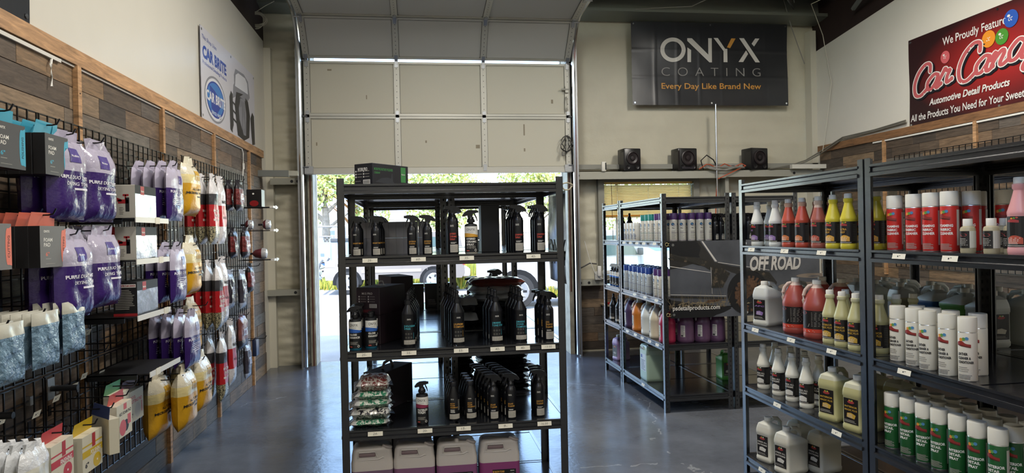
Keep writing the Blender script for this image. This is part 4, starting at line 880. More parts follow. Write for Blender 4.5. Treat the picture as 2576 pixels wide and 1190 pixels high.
# ---------------------------------------------------------------- racks by the window
W1, W2, W3, W4 = 1.464, .971, .583, .148
bj = compound_bottle([], SILV, .16, .045)
row(bj, 'black bottle on upper shelf of end rack before the window', None, 2, (2.2, 7.12, W1), (.1, .05, 0), NEG+.3)
def wipes(label, loc, rz):
    t = thing('wipes_tub', label, 'tub', loc, rz); r = .04
    MB().lathe([(r*.95, 0), (r, .004), (r, .14), (r*.97, .143)], 20).build('tub', M('#cfcdc4', .45), t); MB().lathe([(r*1.02, .14), (r*1.02, .172), (r*.96, .176)], 20).build('lid', M('#d9d8d2', .4), t)
    d = DC(cyl(r+.0005)); d.disc(-r*.2, .105, r*.45, .014, 0, 1); d.disc(-r*.25, .107, r*.28, .008, 1, 2); d.lines(-r*.7, r*.6, .02, .075, 5, 0, 1); d.build('label', [M('#26345c', .45), M('#3f7fae', .45)], t); return t
for i, y in enumerate((6.70, 6.60, 6.50, 6.40)): row(wipes, 'white wipes tub with blue print, %s from window' % ORDR[i], 'wipes tubs', 1, (2.13, y, W1), XS, NEG+.3)
tl = aerosol('#d3d0c4', '#1f7f78', 'tent'); pu = aerosol('#d3d0c4', '#4b2a66', 'tent'); bu = aerosol('#b9c2c6', '#1f3f8c', 'tent')
for i, y in enumerate((6.19, 6.07, 5.97)): row(tl, 'aerosol can with teal cap, %s from window' % ORDR[i], 'teal-capped aerosols', 2, (2.125, y, W1), XS, NEG+.3)
row(pu, 'aerosol can with purple cap just past the teal caps', 'purple-capped aerosols', 1, (2.125, 5.82, W1), XS, NEG+.3); row(pu, 'aerosol can with purple cap behind the rack corner post', 'purple-capped aerosols', 1, (2.125, 5.70, W1), XS, NEG+.3)
for i, x in enumerate((2.213, 2.292, 2.375, 2.453, 2.53)): row(pu, 'aerosol can with purple cap above the banner, %s from left' % ORDR[i], 'purple-capped aerosols', 3, (x, 5.67, W1), (0, .09, 0), -.5+.2*i, .3)
cs = slim_spray('clearspray', SILV, [], .03, .15, .17, .9)
for i, x in enumerate((2.60, 2.655)): row(cs, 'black spray bottle above the banner, %s of pair by post' % ('left' if i == 0 else 'right'), 'sprays above banner', 3, (x-.0, 5.68, W1), (0, .08, 0), .4)
for i in range(7): row(cs, 'black spray bottle on far back rack, %s from left above banner' % ORDR[i], 'sprays above banner', 2, (2.76+.075*i, 5.68, W1), (0, .08, 0), .4)
bsb = care_bottle([], '#3b74c4', 'spray', '#2a62b8', .034, .155, .85)
for i, y in enumerate((7.24, 7.14, 7.04)): row(bsb, 'blue spray bottle on end rack middle shelf, %s from window' % ORDR[i], 'blue sprays', 2, (2.12, y, W2), XS, NEG+.3)
for i, y in enumerate((6.72, 6.55, 6.43, 6.29, 6.17, 6.05)): row(bu, 'aerosol can with blue cap, %s from window' % ORDR[i], 'blue-capped aerosols', 3, (2.115, y, W2), (.085, .02, 0), NEG+.3)
for i, y in enumerate((5.84, 5.73)): row(pu, 'aerosol can with purple cap on middle shelf, %s of two' % ('left' if i == 0 else 'right'), 'purple-capped aerosols', 2, (2.115, y, W2), XS, NEG+.3)
for i, y in enumerate((7.3, 7.08, 6.95)): row(bj, 'black bottle on window end rack third shelf, %s from left' % ORDR[i], 'black wax bottles', 1, (2.14, y, W3), XS, NEG+.3)
for c_, y, nm in (('#4b3a5c', 6.70, 'dark purple'), ('#c97a2f', 6.45, 'orange'), ('#d3d6d2', 6.18, 'white'), ('#d0c7ae', 5.95, 'cream'), ('#a8284c', 5.70, 'magenta')):
    row(round_gallon(c_, '#c4c0bc', 'white', .8), '%s round gallon jug on window rack' % nm, 'window rack gallons', 1 if y < 6 else 2, (2.15, y, W3), (.16, .03, 0), NEG+.3)
pj = round_gallon('#6a4a66', '#b9b4b6', 'white', .75)
for i, x in enumerate((2.31, 2.46, 2.60)): row(pj, 'purple-grey round gallon jug under the banner, %s from left' % ORDR[i], 'window rack gallons', 2, (x, 5.68, W3), (0, .16, 0), -.4)
row(rect_gallon('#9a86b0', '#a895b8', [], '#8d8d8d', .9), 'lilac gallon jug on bottom shelf of window end rack', None, 1, (2.2, 7.25, W4), XS, NEG+.3)
jerrycan('large pale green jerrycan with paper label on bottom window rack shelf', (2.21, 6.2, W4), NEG, .11, .115, .34, '#a9c0ae', '#b9cdbd', False, .85)
jj = [o for o in PAR if o.startswith('jerrycan')][-1]
d = DC(flat(-.1154)); d.rect(-.075, .075, .09, .25, 0, 1); d.lines(-.06, .06, .1, .2, 8, 1, 2); d.rect(-.06, -.02, .21, .24, 2, 2); d.build('label', [M('#cfd8de', .5), M('#5a6a80', .5), M('#3d5ca0', .5)], bpy.data.objects[jj])
row(rect_gallon('#4f9a3c', '#6fae5c', [], '#c9c4b4', .95), 'bright green gallon jug low on the far back rack', None, 1, (2.86, 6.1, W4), XS, 0)
# ================================================================ left wall: gridwall panels and hanging goods
GX = -1.735
def gridwall(label, y0, y1, z0, z1):
    t = thing('gridwall_panel', label, 'grid panel', (GX, (y0+y1)/2, z0)); mb = MB(); hw = (y1-y0)/2; H = z1-z0; w = .0032
    n = round(2*hw/.0762); m = round(H/.0762)
    for i in range(n+1): y = -hw+2*hw*i/n; mb.box(0, 2*w, y-w, y+w, 0, H)
    for j in range(m+1): z = H*j/m; mb.box(-2*w, 0, -hw, hw, z-w, z+w)
    o = mb.build('wire_grid', BLACKWIRE, t, ang=0); o['kind'] = 'stuff'
    for y in (-hw+.1, hw-.1):
        for z in (H-.08, .1): MB().box(-.026, .006, y-.012, y+.012, z-.02, z+.02).build('wall_bracket', GALV, t, ang=0)
gridwall('black gridwall panel nearest the garage corner', 5.385, 7.21, .33, 2.2)
gridwall('upper black gridwall panel behind purple towel bags', 3.44, 5.27, .955, 2.172)
gridwall('lower black gridwall panel behind boxed pads', 3.44, 5.27, .305, .94)
gridwall('upper black gridwall panel at left edge of picture', 1.6, 3.42, .955, 2.172)
gridwall('lower black gridwall panel at left edge of picture', 1.6, 3.42, .305, .94)
GR = M('#0d0d0f', .4, .3)
t = thing('gridwall_panel', 'black gridwall panel on right wall behind racks', 'grid panel', (5.30, 5.4, 1.1)); mb = MB()
for i in range(41): mb.box(-.0064, 0, -1.52+.0762*i-.0032, -1.52+.0762*i+.0032, 0, 1.235)
for j in range(17): mb.box(0, .0064, -1.52, 1.53, 1.235*j/16-.0032, 1.235*j/16+.0032)
mb.build('wire_grid', BLACKWIRE, t, ang=0)['kind'] = 'stuff'
HK = None
HOOKN = [0]
def hook(Y, z, L=.27, what='', tagged=None):
    global HK
    t = thing('peg_hook', 'black wire peg hook '+what, 'hook', (GX+.007, Y, z), pi/2, 'peg hooks')
    k = ('hook', round(L, 2))
    if k not in PROTO: PROTO[k] = MB().box(-.012, .012, -.004, 0, -.02, .03).tube([(0, 0, 0), (0, -L+.03, .0), (0, -L+.012, .004), (0, -L, .026)], .0035, 6).mesh('wire', BLACKWIRE)
    link('wire', PROTO[k], t)
    if tagged: 
        d = DC(lambda x, zz, o: (x, -.012-o-zz*.35+.0, zz)); d.rect(-.03, .03, .045, .075, 0, 1); d.rect(-.01, -.003, .056, .063, 1, 2); d.rect(.002, .01, .061, .063, 1, 2); d.build('price_tag', [PAPER, INK], t)
    return t
# soft bag hanging from a hook; origin at its bottom centre, front faces -Y
def bag_fn(w, h, T, seed, amp=.006):
    rnd = random.Random(seed); ph = [rnd.uniform(0, 6) for _ in range(6)]
    def y(x, z):
        u = max(-1, min(1, 2*x/w)); v = max(0, min(1, z/h))
        g = max(0, min(1, v*7))**.5*max(0, min(1, (1-v)*5))**.6
        k = max(0, 1-abs(u)**3.2)**.5
        return T/2*g*k + amp*g*(sin(u*5+v*9+ph[0])*.5+sin(v*17-u*3+ph[1])*.35+sin(u*11+v*4+ph[2])*.3)*(1-abs(u)**4)
    return y
def bag(name, cat, w, h, T, bands, mats, deco=None, dm=None, seed=1, amp=.006, flap=.05, wtop=.86):
    """bands: material of each height fraction, list of (upper fraction, index) for the front, with index+side for the back"""
    f = bag_fn(w, h, T, seed, amp); n, m = 12, 18
    def make(label, loc, rz):
        t = thing(name, label, cat, loc, rz); vs = []; fs = []; ms = []
        for sg in (1, -1):
            for j in range(m+1):
                for i in range(n+1):
                    x = w*(i/n-.5); z = h*j/m; nar = 1-(1-wtop)*max(0, (z/h-.75)*4)**1.5
                    vs.append((x*nar, -sg*f(x, z)-.0006*sg, z))
        o = (n+1)*(m+1)
        for s_ in (0, 1):
            for j in range(m):
                b_ = next(k for q, k in bands if (j+.5)/m <= q)
                for i in range(n): a = s_*o+j*(n+1)+i; fs.append((a, a+1, a+n+2, a+n+1)); ms.append(b_)
        MB().add(vs, fs, ms).build('bag', mats, t, ang=70)
        if flap:
            ww = w*wtop/2*.8; rnd = random.Random(seed+3); pts = []
            for i in range(7): x = -ww+2*ww*i/6; pts.append((x, .012*sin(i*2.1+seed), h-.01)); pts.append((x*.92, .016*sin(i*1.7+seed*2), h+flap*(.75+.25*rnd.random())))
            MB().add(pts, [(2*i, 2*i+2, 2*i+3, 2*i+1) for i in range(6)]).build('header', mats[bands[-1][1]], t, ang=70)
        if deco: q = DC(lambda x, z, o_: (x*(1-(1-wtop)*max(0, (z/h-.75)*4)**1.5), -f(x, z)-.0012-o_, z), .0005); deco(q, w, h); q.build('print', dm, t)
        return t
    return make
PURP = M('#3a2566', .22, 0, (12, .5)); LAV = M('#b3adc0', .16, 0, (12, .6)); PINK_L = M('#b9b3c6', .25, 0, (14, .3)); VIO = M('#54468a', .3)
def d_purple(q, w, h):
    q.rect(-w*.14, w*.16, h*.72, h*.9, 0, 2, 4, 4); q.text('Maxshine', -w*.09, w*.11, h*.79, h*.82, 1, 3)
    q.text('PURPLE DUO TWIST', -w*.4, w*.42, h*.51, h*.555, 1, 2, .035); q.text('DRYING TOWEL', -w*.2, w*.42, h*.43, h*.475, 1, 2, .02); q.rect(-.0, w*.34, h*.375, h*.4, 1, 2, 4)
pd_ = [VIO, M('#e4e0ea', .35)]
PB = bag('towel_bag', 'towel bag', .27, .34, .085, [(.62, 0), (1, 1)], [PURP, LAV], d_purple, pd_, 3, .007)
PB2 = bag('towel_bag', 'towel bag', .27, .34, .09, [(.66, 0), (1, 1)], [PURP, LAV], d_purple, pd_, 11, .007)
W90 = pi/2
def hang(maker, base, group, n, Y, z, d0, step=.06, zstep=.0, rz=0, ystep=0):
    """n goods on one hook, the first at distance d0 from the grid"""
    return row(maker, base, group, n, (GX+d0, Y, z), (-step, ystep, zstep), W90+rz, .03, 'its hook')
hang(PB, 'purple towel bag, upper left pair, nearer the camera', 'purple towel bags', 2, 3.155, 1.665, .245, .095, 0, -.1)
hang(PB2, 'purple towel bag, upper left pair, farther along wall', 'purple towel bags', 2, 3.425, 1.66, .25, .095, 0, -.1)
hang(PB2, 'purple towel bag, second row, nearer the camera', 'purple towel bags', 2, 3.16, 1.24, .26, .095, 0, -.05)
hang(PB, 'purple towel bag, second row, farther along wall', 'purple towel bags', 2, 3.47, 1.26, .25, .095, 0, -.1)
def d_small(q, w, h): q.text('PURPLE DUO', -w*.42, w*.3, h*.52, h*.57, 0, 2, .03); q.rect(w*.0, w*.28, h*.7, h*.86, 1, 2, 3, 3); q.lines(-w*.3, w*.3, h*.3, h*.48, 5, 0, 2, .4)
PC = bag('towel_bag', 'towel bag', .25, .32, .05, [(.62, 0), (1, 1)], [PURP, PINK_L], d_small, [M('#dcd7e6', .35), VIO], 21, .006)
hang(PC, 'slim purple towel bag in top middle cluster', 'slim purple bags', 4, 4.40, 1.685, .27, .065)
hang(PC, 'slim purple towel bag in second middle cluster', 'slim purple bags', 3, 4.43, 1.19, .27, .07)
hang(PC, 'slim purple towel bag in third middle cluster', 'slim purple bags', 4, 4.60, .76, .29, .07)
YEL = M('#cf9b22', .3, 0, (14, .35)); YELW = M('#e0cf94', .22, 0, (14, .4)); YCL = M('#d9d2bc', .2, 0, (18, .5))
def d_yellow(q, w, h):
    q.rect(-w*.12, w*.2, h*.68, h*.86, 0, 2, 4, 4); q.text('Maxshine', -w*.07, w*.15, h*.75, h*.78, 1, 3)
    q.text('ALL PURPOSE', -w*.25, w*.35, h*.48, h*.525, 2, 2, .01); q.text('MICROFIBER TOWEL', -w*.45, w*.44, h*.41, h*.455, 2, 2, .04); q.rect(-w*.0, w*.32, h*.355, h*.38, 2, 2, 4)
YB = bag('towel_bag', 'towel bag', .285, .345, .115, [(.6, 0), (.8, 1), (1, 2)], [YEL, YELW, YCL], d_yellow, [M('#c9a03c', .4), M('#f0e8c8', .4), M('#2a2620', .5)], 31, .006)
hang(YB, 'yellow towel bag in top row beside red brushes', 'yellow towel bags', 1, 4.77, 1.725, .235)
hang(YB, 'yellow towel bag in second row beside red brushes', 'yellow towel bags', 1, 4.76, 1.205, .235)
hang(YB, 'yellow towel bag tucked behind the third purple cluster', 'yellow towel bags', 1, 4.95, .78, .17)
hang(YB, 'yellow towel bag in bottom row, leftmost one behind boxes', 'yellow towel bags', 1, 4.42, .38, .14)
hang(YB, 'yellow towel bag in bottom row, most forward one', 'yellow towel bags', 1, 4.50, .40, .27)
hang(YB, 'yellow towel bag in bottom row, next to red brushes', 'yellow towel bags', 2, 4.85, .42, .26, .11)
REDB = M('#b3242a', .3, 0, (14, .25)); CLB = M('#d8d6d8', .15, 0, (20, .5)); CLD = M('#3b3a3e', .3, 0, (20, .3)); CHB = chen('#22221e', '#b9b08c', 110)
def d_brush(q, w, h):
    q.text('MICRO', -w*.4, w*.3, h*.5, h*.54, 0, 2, .04); q.text('WOOL', -w*.28, w*.4, h*.42, h*.475, 0, 2, .04); q.text('BRUSH', -w*.4, w*.3, h*.36, h*.395, 0, 2, .04)
BR = bag('brush_bag', 'brush', .15, .47, .065, [(.3, 0), (.6, 1), (.8, 2), (1, 3)], [CHB, REDB, CLD, CLB], d_brush, [M('#e6d9cf', .4)], 41, .005, .05, .7)
hang(BR, 'bagged wool wheel brush with red sleeve, top row', 'wool brushes', 3, 5.22, 1.53, .26, .075)
hang(BR, 'bagged wool wheel brush with red sleeve, second row', 'wool brushes', 4, 5.27, .90, .27, .066)
hang(BR, 'bagged wool wheel brush with red sleeve, bottom row', 'wool brushes', 2, 5.33, .36, .27, .085)
BRW = bag('brush_bag', 'brush', .16, .47, .06, [(.25, 0), (.62, 1), (1, 0)], [CLB, REDB], lambda q, w, h: (q.text('WOOL', -w*.3, w*.3, h*.64, h*.7, 0, 2, .03), q.text('3 PACKS', -w*.2, w*.2, h*.4, h*.44, 0, 2)), [INK], 45, .006, .05, .75)
hang(BRW, 'white sleeved brush pack beside top row red brushes', 'wool brush packs', 1, 5.42, 1.53, .26); hang(BRW, 'white sleeved brush pack beside second row red brushes', 'wool brush packs', 1, 5.47, .92, .25); hang(BRW, 'white sleeved brush pack beside bottom row red brushes', 'wool brush packs', 1, 5.62, .42, .26)
MITR = M('#6e2a2a', .4, 0, (40, .4), .5, 40); MBL = M('#26242a', .3, 0, (20, .4))
def d_mitt(q, w, h): q.rect(-w*.25, w*.3, h*.4, h*.62, 0, 2, 4, 3); q.lines(-w*.2, w*.2, h*.44, h*.58, 4, 1, 3)
MI = bag('mitt_bag', 'mitt', .18, .24, .06, [(.2, 1), (.75, 0), (1, 1)], [MITR, MBL], d_mitt, [M('#b9aebc', .25), M('#9c3a3a', .4)], 51, .006, .03)
hang(MI, 'bagged red and black mitt in top row by the corner', 'bagged mitts', 3, 6.05, 1.80, .24, .075)
hang(MI, 'bagged red and black mitt in second row by the corner', 'bagged mitts', 2, 6.15, 1.40, .26, .1)
MI2 = bag('mitt_bag', 'mitt', .17, .3, .05, [(.15, 1), (.85, 0), (1, 1)], [M('#44404a', .25, 0, (20, .4), .4, 12), M('#a9b4c8', .2, 0, (20, .5))], d_mitt, [M('#c7d0de', .2), M('#9c3a3a', .4)], 57, .007, .04)
hang(MI2, 'bagged mitt with pale blue wrapper in third row', 'bagged mitts', 2, 6.1, .97, .24, .1)
hang(MI, 'small black bagged mitt far down near the corner', 'bagged mitts', 1, 6.55, 1.07, .2)
MI3 = bag('mitt_bag', 'mitt', .26, .27, .06, [(.25, 1), (1, 0)], [M('#7d4a44', .3, 0, (20, .4), .5, 9), MBL], d_mitt, [M('#c7d0de', .2), M('#9c3a3a', .4)], 61, .007, .02)
hang(MI3, 'wide bagged red mitt with dark base, fourth row', 'bagged mitts', 1, 6.1, .63, .23)
hang(MI2, 'clear bagged mitt nearest the floor by the corner', 'bagged mitts', 1, 6.3, .33, .22)
tag(MB().rbox(-.06, .06, -.02, .02, 0, .16, .006, 0, 2).build('phone_box', M('#2b3450', .3), None, (GX+.19, 6.75, .45), W90), 'thin dark blue box hanging at lowest corner hook', 'box')
# blue cleaning cloths in clear sleeves, hanging at a slant on long hooks
CLOTH = M('#6d8aa3', .3, 0, (60, .4), .25, 30); SLV = M('#c7ccd0', .12, 0, (22, .6), .15, 14); HDR = M('#b9b7aa', .25, 0, (14, .2))
CB = bag('cloth_pack', 'cloth pack', .185, .215, .03, [(.78, 0), (1, 1)], [M('#6a8598', .12, 0, (30, .9), .2, 14), HDR], None, None, 71, .006, .0, 1.0)
hang(CB, 'clear pack of blue cloths, left hook', 'blue cloth packs', 6, 2.88, 1.085, .29, .036)
hang(CB, 'clear pack of blue cloths, right hook', 'blue cloth packs', 4, 3.10, 1.105, .29, .036)
hang(CB, 'clear pack of blue cloths cut by left picture edge', 'blue cloth packs', 2, 2.64, 1.07, .29, .036)
PADB = bag('pad_bag', 'pad', .19, .24, .045, [(.7, 0), (1, 1)], [M('#cfcdbf', .3, 0, (14, .3)), M('#d6d8da', .15, 0, (22, .6))], None, None, 75, .005, .03, .8)
hang(PADB, 'round wool pad in clear bag, bottom left corner', 'bagged wool pads', 6, 2.77, .56, .29, .045)
# boxed foam pads with hang tabs
def pad_box(col, face, words, deco):
    tabm = M(col, .45); fm = M(face, .5)
    def make(label, loc, rz):
        t = thing('pad_box', label, 'box', loc, rz); w, h, d_ = .185, .165, .045
        MB().rbox(-w/2, w/2, -d_/2, d_/2, 0, h, .001, 0, 1).build('box', [M('#17171a', .5) if face < '#8' else fm], t, ang=30)
        MB().add([(-w/2, d_/2, h), (w/2, d_/2, h), (w/2-.01, d_/2-.01, h+.055), (-w/2+.01, d_/2-.01, h+.055), (-w/2, d_/2-.0012, h), (w/2, d_/2-.0012, h), (w/2-.01, d_/2-.0112, h+.055), (-w/2+.01, d_/2-.0112, h+.055)], [(0, 1, 2, 3), (7, 6, 5, 4), (0, 4, 5, 1), (1, 5, 6, 2), (2, 6, 7, 3), (3, 7, 4, 0)]).build('hang_tab', tabm, t, ang=0)
        q = DC(flat(-d_/2)); q.rect(-w/2, w/2, 0, h, 0, 1); deco(q, w, h); q.build('front_print', [fm, WHT, tabm, GREYL, INK, M('#a82f35', .5)], t)
        return t
    return make
def d_foam(q, w, h, word='POLISHING'):
    q.vtext(word, w*.37, w*.44, h*.26, h*.74, 4, 3, .0)
    q.text('ONYX', -w*.36, -w*.14, h*.84, h*.9, 1, 2, .02); q.text('FOAM', -w*.36, -w*.04, h*.62, h*.71, 1, 2, .01); q.text('PAD', -w*.36, -w*.12, h*.5, h*.59, 1, 2, .01)
    q.text('6"', -w*.3, -w*.16, h*.27, h*.37, 2, 2, .02); q.rect(-w*.3, -w*.1, h*.2, h*.215, 3, 2); q.rect(-w*.3, w*.05, h*.08, h*.09, 3, 2)
    q.poly([(w*.5, h*.08), (w*.5, h*.94), (w*.42, h*.9)]+[(w*.36-.06*w*cos(a), h*.5+h*.4*sin(a)) for a in [pi/2-pi*k/10 for k in range(11)]][::1]+[(w*.42, h*.1)], 2, 2)
FB = pad_box('#3fa3bf', '#4a4a4c', '', d_foam); FO = pad_box('#d9705a', '#6e6d6c', '', lambda q, w, h: d_foam(q, w, h, 'CUTTING'))
hang(FB, 'dark foam pad box with blue tab, top left hook', 'blue tab pad boxes', 5, 3.025, 1.842, .255, .047)
hang(FB, 'dark foam pad box with blue tab at picture edge', 'blue tab pad boxes', 2, 2.70, 1.842, .255, .047)
hang(FO, 'grey foam pad box with orange tab, right hook', 'orange tab pad boxes', 4, 2.98, 1.47, .255, .047)
hang(FO, 'grey foam pad box with orange tab at picture edge', 'orange tab pad boxes', 3, 2.60, 1.475, .255, .047)
def vert_word(t, w, y): pass
def d_fin(word):
    def f(q, w, h):
        q.rect(-w/2, w/2, h*.42, h*.6, 2, 2); q.rect(-w/2, w/2, h*.7, h*.74, 2, 2); q.rect(-w*.02, w*.14, h*.62, h*.98, 5, 3)
        if word: q.text(word, -w*.1, w*.42, h*.42, h*.55, 1, 3, .02)
        q.text('6"', -w*.38, -w*.2, h*.14, h*.28, 4, 2, .03); q.disc(w*.22, h*.2, w*.2, h*.19, 2, 2, 20); q.disc(w*.22, h*.2, w*.03, h*.03, 1, 3, 8)
    return f
CREAM = '#cfc9b4'
hang(pad_box('#b8343a', CREAM, '', d_fin('FINISHING')), 'white pad box with red tab on bottom row', 'boxed pads', 1, 3.03, .585, .245)
hang(pad_box('#c9a81f', CREAM, '', d_fin('POLISHING')), 'white pad box with yellow tab on bottom row', 'boxed pads', 1, 3.29, .545, .245)
hang(pad_box('#3c4a78', CREAM, '', d_fin('')), 'white pad box turned edge-on beside yellow tab box', 'boxed pads', 1, 3.46, .575, .25, .06, 0, .8)
def d_aio(q, w, h): q.text('AIO FOAM PAD', -w*.35, w*.45, h*.66, h*.76, 4, 2, .02); q.disc(-w*.12, h*.28, w*.22, h*.24, 2, 2, 18); q.disc(w*.1, h*.3, w*.18, h*.18, 4, 1.5, 14); q.rect(w*.2, w*.42, h*.3, h*.6, 2, 2); q.rect(-w*.05, w*.15, h*.8, h*.98, 2, 2)
def d_cut(q, w, h): q.text('CUTTING', -w*.2, w*.44, h*.62, h*.74, 3, 2, .02); q.disc(w*.15, h*.3, w*.24, h*.24, 2, 2, 18); q.rect(-w*.05, w*.15, h*.78, h*.98, 5, 2)
def d_wool(q, w, h): q.text('WOOL', -w*.42, -w*.05, h*.74, h*.84, 5, 2, .02); q.text('CUTTING PAD', -w*.42, w*.4, h*.6, h*.71, 5, 2, .03); q.text('6"', -w*.4, -w*.26, h*.14, h*.28, 4, 2, .03); q.disc(w*.08, h*.32, w*.2, h*.24, 3, 2, 18); q.rect(w*.34, w*.4, h*.2, h*.56, 5, 2)
hang(pad_box('#c24a40', CREAM, '', d_aio), 'white pad box with red and black discs on bottom row', 'boxed pads', 1, 3.63, .595, .245)
hang(pad_box('#3f7d54', CREAM, '', d_cut), 'white pad box with green disc on bottom row', 'boxed pads', 1, 3.73, .625, .19)
hang(pad_box('#5a1f28', '#a9a594', '', d_wool), 'grey wool pad box at right end of bottom row', 'boxed pads', 1, 3.92, .60, .19)
# foam cannon boxes on small wall shelves
def d_can(q, w, h):
    q.rect(-w*.5, -w*.36, 0, h, 1, 1); q.rect(w*.1, w*.26, h*.2, h*.62, 2, 2); q.rect(-w*.2, w*.22, h*.44, h*.56, 1, 2); q.poly([(-w*.24, h*.5), (-w*.24, h*.62), (-w*.05, h*.56), (-w*.05, h*.5)], 1, 2); q.rect(.0, w*.24, h*.66, h*.72, 1, 2); q.rect(w*.08, w*.14, h*.56, h*.7, 1, 2); q.lines(-w*.15, w*.05, h*.12, h*.36, 5, 3, 2)
def s_can(q, w, h): q.rect(-w*.5, w*.5, h*.74, h, 2, 1); q.rect(-w*.5, w*.5, 0, h*.74, 4, 1); q.rect(-w*.25, -w*.08, h*.72, h*.98, 1, 2); q.text('Maxshine', -w*.235, -w*.095, h*.8, h*.86, 0, 3)
KR = M('#a8282c', .5); cm_ = [WHT, KR, INK, GREYL, M('#8f939a', .22, .8, (8, .3))]
def wall_shelf(label, Y0, Y1, z, L, tagY):
    t = thing('wall_shelf', label, 'shelf', (GX+.01, (Y0+Y1)/2, z)); hw = (Y1-Y0)/2
    MB().box(0, L, -hw, hw, -.006, 0).box(0, .004, -hw, hw, -.03, 0).box(0, L*.8, -hw, -hw+.004, -.03, 0).build('tray', BLK, t, ang=0)
    MB().box(L, L+.004, -hw, hw, -.022, .006).build('label_strip', M('#dcd9cf', .4), t, ang=0); MB().box(L+.004, L+.006, tagY-.03, tagY+.03, -.026, .01).build('price_tag', PAPER, t, ang=0)
def cannon(label, c, sn=False):
    if sn: return carton('cannon_box', label, 'box', c, (.115, .28, .175), 0, M('#1d1c1d', .5), lambda q, w, h: (q.rect(-w*.45, w*.45, h*.84, h*.94, 0, 1), q.text('SNOW MASTER FOAM CANNON', -w*.42, w*.42, h*.86, h*.92, 1, 2, .03), q.lines(-w*.42, w*.4, h*.2, h*.8, 12, 3, 1), q.rect(-w*.5, w*.5, 0, h*.08, 1, 1)), cm_, s_can)
    return carton('cannon_box', label, 'box', c, (.118, .28, .172), 0, M('#c9c5b8', .5), d_can, cm_, s_can)
wall_shelf('small black wall shelf under upper cannon box', 3.68, 4.14, 1.684, .31, .06); cannon('white box with red foam cannon drawing, upper of two', (GX+.245, 3.87, 1.685))
wall_shelf('small black wall shelf under middle cannon box', 3.68, 4.14, 1.468, .31, .1); cannon('white box with red foam cannon drawing, lower of two', (GX+.245, 3.87, 1.469))
wall_shelf('small black wall shelf under black cannon box', 3.68, 4.14, 1.18, .31, .16); cannon('black text-covered cannon box on third wall shelf', (GX+.245, 3.87, 1.181), True)
wall_shelf('empty small black wall shelf above the boxed pads', 3.82, 4.28, .865, .31, -.12)
# double-prong arms near the corner with goods on them
for i, z in enumerate((1.868, 1.64, 1.352)):
    t = thing('wire_arm', 'pair of black wire arms, %s of three near corner' % ['top', 'middle', 'lowest'][i], 'wire arm', (GX+.01, 7.03, z), 0, 'wire arms')
    for y in (-.12, .04): MB().tube([(0, y, 0), (.33, y, .0)], .004, 6).build('prong', BLACKWIRE, t)
    MB().box(.31, .345, -.15, .07, -.008, .012).box(.345, .348, -.06, .0, -.016, .018).build('label_strip', M('#d8d6cf', .35), t, ang=0)
carton('gadget_box', 'black and red box standing on top wire arms', 'box', (GX+.17, 6.98, 1.873), (.14, .14, .17), 0, M('#191719', .35), lambda q, w, h: (q.disc(0, h*.2, w*.3, h*.17, 0, 1, 18), q.disc(-w*.05, h*.75, w*.07, h*.05, 1, 1)), [M('#8e1f22', .3), WHT])
BULB = M('#6e3038', .15, 0, None, .3, 14, .5, .0, 1, None, .8); CLR = M('#dfe3e6', .05, 0, None, 0, 8, .5, .9)
def bulb(label, loc, r, L):
    t = thing('applicator_globe', label, 'applicator', loc, 0)
    MB().lathe([(r*.15, -L*.3), (r*.7, -L*.2), (r, 0), (r*.98, r*.25), (r*.8, r*.5)], 18).mv(lambda p: (p.z, p.x, p.y+r)).build('pad', BULB, t)
    MB().lathe([(r*1.02, r*.1), (r*1.0, r*.5), (r*.8, r*.85), (r*.2, r*1.0)], 18).mv(lambda p: (p.z, p.x, p.y+r)).build('clear_shell', M('#c9c9cc', .12, 0, None, 0, 8, .5, .3), t)
    MB().tube([(-L*.6, 0, r), (-L*.2, 0, r)], r*.2, 8).build('neck', BLK, t)
bulb('clear shelled red globe on middle wire arms, farther from wall', (GX+.265, 6.96, 1.648), .05, .12); bulb('clear shelled red globe on middle wire arms, nearer the wall', (GX+.10, 6.96, 1.648), .05, .12)
bulb('clear shelled red cone on lowest wire arms', (GX+.22, 6.96, 1.36), .055, .3)
# hooks
for Y, z, w_ in ((3.025, 2.05, 'above blue tab boxes'), (3.155, 2.03, 'above upper left purple bag'), (3.425, 2.03, 'above upper right purple bag'), (3.16, 1.60, 'above second row left purple bag'), (3.47, 1.62, 'above second row right purple bag'), (4.40, 2.02, 'above top slim purple bags'), (4.77, 2.05, 'above top yellow bag'), (5.22, 2.02, 'above top red brushes'), (6.05, 2.05, 'above top red mitts'), (4.43, 1.53, 'above second slim purple bags'), (4.76, 1.53, 'above second yellow bag'), (5.27, 1.40, 'above second red brushes'), (4.60, 1.10, 'above third slim purple bags'), (4.50, .73, 'above forward yellow bag'), (4.85, .75, 'above last yellow bag'), (5.33, .86, 'above bottom red brushes'), (6.15, 1.66, 'above second row mitts'), (6.1, 1.29, 'above third row mitts'), (6.1, .91, 'above fourth row mitt'), (6.3, .66, 'above lowest clear mitt'), (2.98, 1.68, 'above orange tab boxes'), (2.88, 1.285, 'through left blue cloth packs'), (3.10, 1.305, 'through right blue cloth packs'), (2.77, .80, 'through bagged wool pads'), (6.55, 1.31, 'above small black mitt'), (6.75, .61, 'above thin dark blue box'), (5.42, 2.02, 'above top white brush pack'), (5.47, 1.41, 'above second white brush pack'), (5.62, .92, 'above bottom white brush pack'), (4.95, 1.11, 'above tucked yellow bag'), (4.42, .71, 'above leftmost bottom yellow bag'), (2.70, 2.05, 'above blue tab boxes at picture edge'), (2.60, 1.68, 'above orange tab boxes at picture edge'), (2.64, 1.27, 'through cloth packs at picture edge')): hook(Y, z, .285, w_, None)
